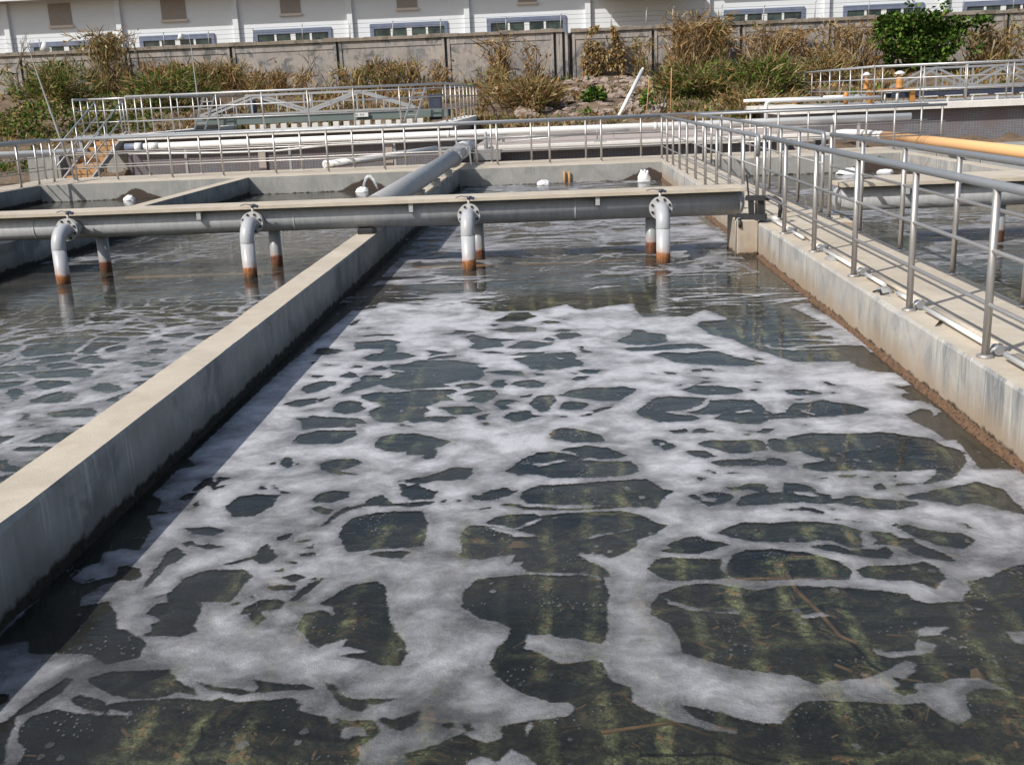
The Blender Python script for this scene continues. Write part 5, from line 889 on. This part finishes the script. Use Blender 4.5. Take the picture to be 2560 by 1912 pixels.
for spec,label in [
 ((-20.3,50.6,1.2,.8,3.1,1200,DG,'reed'),'tallest dry brown reed clump, poking above the wall between two window bands at the left'),
 ((-23.3,50.2,2.6,1.4,1.7,1500,MX,'reed'),'mixed green and brown clump under the leftmost wall joints'),
 ((-17.8,50.6,3.0,1.2,1.35,1500,D,'reed'),'dry reeds right of the tallest clump on the left'),
 ((-15.3,50.8,1.8,.9,1.2,800,DG,'reed'),'dry clump at the wall joint above the left end of the truss bridge'),
 ((-12.7,50.8,2.6,1.0,1.15,1100,D,'reed'),'reddish dry reeds on the left of the dark slanting branch'),
 ((-9.3,50.8,2.2,1.0,1.2,1000,DG,'reed'),'dry clump just right of the wall joint over the middle of the truss bridge'),
 ((-7.4,50.8,2.2,1.0,1.4,1000,DG,'reed'),'dry clump with green tips over the right half of the truss bridge'),
 ((-5.6,50.8,1.2,.8,1.0,450,D,'reed'),'small dry clump against the wall joint above the right end of the truss bridge'),
 ((-2.4,50.9,.8,.5,2.3,420,D,'reed',1.2),'tall drooping dry reed leaning on the bare stained wall panel'),
 ((-.9,51.0,.5,.4,1.9,160,D,'reed'),'thin wisp of dry reed on the bare wall left of the double post'),
 ((3.9,51.2,.5,.4,1.9,200,DG,'reed'),'thin dark dry stalk bundle above the top of the leaning pole'),
 ((5.6,50.4,1.7,1.0,3.0,1700,D,'reed'),'tall dense brown dry clump reaching above the wall, right of the leaning pole'),
 ((7.4,50.6,1.5,.9,2.8,1300,DG,'reed'),'second tall brown clump at the wall, next to the window band'),
 ((9.6,50.5,1.6,.9,2.2,1100,D,'reed'),'brown clump below the right end of the first window band after the shaded bay'),
 ((13.3,50.4,1.9,.9,2.3,1300,D,'reed'),'brown clump on the wall just left of the green bush'),
 ((19.0,50.4,1.8,.9,1.9,900,DG,'reed'),'brown clump on the wall just right of the green bush'),
 ((21.8,50.2,2.2,.9,2.6,1300,DG,'reed'),'dry clump at the right margin, climbing the last wall panel'),
 ]: plant('dry_reed_clump',label,'dry reeds',spec,G1)
plant('dry_creeper','dense brown creeper hanging over the wall right of the double post','creeper',(2.2,51.6,2.0,.5,2.25,2600,[(TAN,.85),(OLV,1)],'creeper',1,2.75),'creepers on the wall')
plant('dry_creeper','brown creeper curtain behind the tall clumps next to the dark wall joint','creeper',(6.7,51.7,3.4,.5,2.2,2200,DG,'creeper',1,2.75),'creepers on the wall')
plant('dry_creeper','thin brown creeper on the panel left of the green bush','creeper',(11.2,51.7,2.4,.5,1.7,900,D,'creeper',1,2.8),'creepers on the wall')
for spec,label in [
 ((-1.3,44.5,3.2,2.2,1.7,3200,[(TAN,.8),(OLV,1)],'tuft',1.1,1.25),'broad brown shrub on the slope just right of the left settling tank'),
 ((-3.0,48.5,2.6,1.6,1.3,1100,DG,'tuft'),'brown shrub behind the corner of the left settling tank'),
 ((5.6,45.6,3.4,2.2,1.9,3400,[(TAN,.45),(OLV,.3),(GRN,1)],'tuft',1.1,1.5),'mixed brown and green shrub mass right of the leaning pole'),
 ((8.3,45.4,3.0,2.0,2.0,3200,[(TAN,.3),(OLV,.4),(GRN,1)],'tuft',1.1,1.4),'green-brown shrub in front of the tall clumps'),
 ((7.4,41.7,3.4,1.4,1.5,1500,[(TAN,.7),(OLV,1)],'tuft',1,.8),'brown low shrub just behind the white riser pipe'),
 ((11.0,47.5,3.0,1.8,1.7,1500,DG,'tuft'),'brown shrub behind the side railing of the right settling tank'),
 ((-18.5,41.5,5.6,3.4,1.9,4200,[(GRN,.45),(OLV,.35),(TAN,1)],'bush',.8,.8),'wide green shrub at the left margin behind the lamp post'),
 ((-16.0,46.0,4.0,2.4,2.0,3000,[(GRN,.35),(OLV,.35),(TAN,1)],'tuft'),'green shrub on the slope above the stairs'),
 ((-21.5,47.5,4.0,2.4,2.3,3000,[(GRN,.35),(OLV,.35),(TAN,1)],'tuft'),'green shrub climbing toward the wall at the far left'),
 ((1.55,45.4,.9,.7,.7,520,[(GRN,.9),(OLV,1)],'bush'),'small bright green weed on the stones left of the leaning pole'),
 ((.9,43.2,1.4,.8,.6,500,GG,'bush'),'low green weed at the foot of the stones'),
 ((3.9,43.0,1.4,.9,1.0,700,GG,'bush'),'green shrub just right of the foot of the leaning pole'),
 ((-13.3,47.5,2.2,1.4,1.6,1000,DG,'tuft'),'brown shrub behind the stair head')
 ]: plant('shrub',label,'shrub',spec,'shrubs on the slope')
# big green bush
root=empty('green_bush',(15.7,49.3,2.6),'large dark green leafy bush rising above the wall on the right','bush')
L=Leaves()
for cx,cz,w_,h_,n in [(14.5,4.35,1.5,1.0,900),(15.7,4.65,1.6,1.0,1100),(17.0,4.45,1.5,.9,900),(18.2,4.25,1.1,.7,420),(13.95,3.9,.9,.8,420),(15.2,3.7,2.4,1.3,1500),(16.7,3.6,2.0,1.2,1200),(15.0,2.95,1.6,.9,600),(16.4,2.95,1.4,.8,500),(17.6,3.4,1.0,.8,300),(15.1,5.15,.5,.4,90),(16.5,5.15,.6,.4,110),(17.6,4.85,.5,.4,80)]: clump(L,cx,49.2+R_.uniform(-.2,.3),cz-h_/2,w_,1.7,h_,n,[(GRN,.93),(OLV,1)],'bush',1.15)
L.build('foliage',root)
mb=MB()
for k in range(6): a=R_.uniform(-1,1); mb.tube([(15.7+a*.3,49.4,2.5),(15.7+a*.9,49.4,3.4),(15.7+a*1.6,49.3,4.3)],.04,6,radii=[.06,.04,.015])
keep(mb.build('trunk',M['twig']),root)
# bare small tree at the left and the dead grey vine on the wall
def branchy(name,label,cat,x,y,z,h,seed,spread=.5):
    r=random.Random(seed); mb=MB()
    def br(p,d,l,rad,k):
        q=p+d*l; mid=p+d*l*.5+Vector((r.uniform(-.05,.05),0,r.uniform(-.04,.04)))*l; mb.tube([p,mid,q],rad,5,False,[rad,rad*.8,rad*.6])
        if k: 
            for _ in range(r.choice([2,2,3])): nd=(d+Vector((r.uniform(-spread,spread),r.uniform(-.3,.3),r.uniform(-.15,.35)))).normalized(); br(q,nd,l*r.uniform(.6,.85),rad*.6,k-1)
    br(Vector((x,y,z)),Vector((.05,0,1)),h*.33,.05,4); return tag(mb.build(name,M['twig']),label,cat)
branchy('bare_tree','leafless grey sapling in front of the factory window at the far left','tree',-24.6,50.6,3.3,2.6,5,.8)
branchy('bare_tree','leafless twiggy sapling rising over the wall in front of the second window band','tree',-19.0,50.9,4.0,1.7,9,.6)
branchy('dead_branch','dark dead branch leaning across the wall panel above the truss bridge','branch',-11.2,51.2,3.0,1.6,12,.9)
GRN2=[(.14,.24,.035),(.10,.19,.03),(.19,.27,.06)]
root=empty('grey_vine',(-20.9,51.5,4.7),'pale dusty vine heaped on top of the wall beside the tallest reed clump','vine')
L=Leaves(); clump(L,-20.7,51.9,4.75,1.2,.5,.85,700,[([(.42,.42,.38),(.33,.34,.27),(.5,.49,.45)],1)],'bush',.9); L.build('foliage',root)
# rubble
mb=MB()
import itertools
for _ in range(230):
    x=R_.uniform(-1.6,4.2); y=R_.uniform(42,51.4); r=R_.uniform(.09,.26); z=ground_z(x,y)+r*.15
    V=[];n=7
    ex,ey,ez=R_.uniform(.8,1.6),R_.uniform(.7,1.2),R_.uniform(.5,1.1)
    for j,(rr,zz) in enumerate([(.55,-.6),(1,-.1),(.9,.4),(.45,.75)]):
        for i in range(n): a=2*PI*i/n+j*.4; k=R_.uniform(.75,1.2); V.append((x+r*ex*rr*k*math.cos(a),y+r*ey*rr*k*math.sin(a),z+r*ez*zz*R_.uniform(.7,1.3)))
    F=[(j*n+i,j*n+(i+1)%n,(j+1)*n+(i+1)%n,(j+1)*n+i) for j in range(3) for i in range(n)]+[tuple(3*n+i for i in range(n))]
    mb.add(V,F)
tag(mb.build('rubble',M['stone']),'loose pinkish stones on the slope below the wall','rubble',kind='stuff')
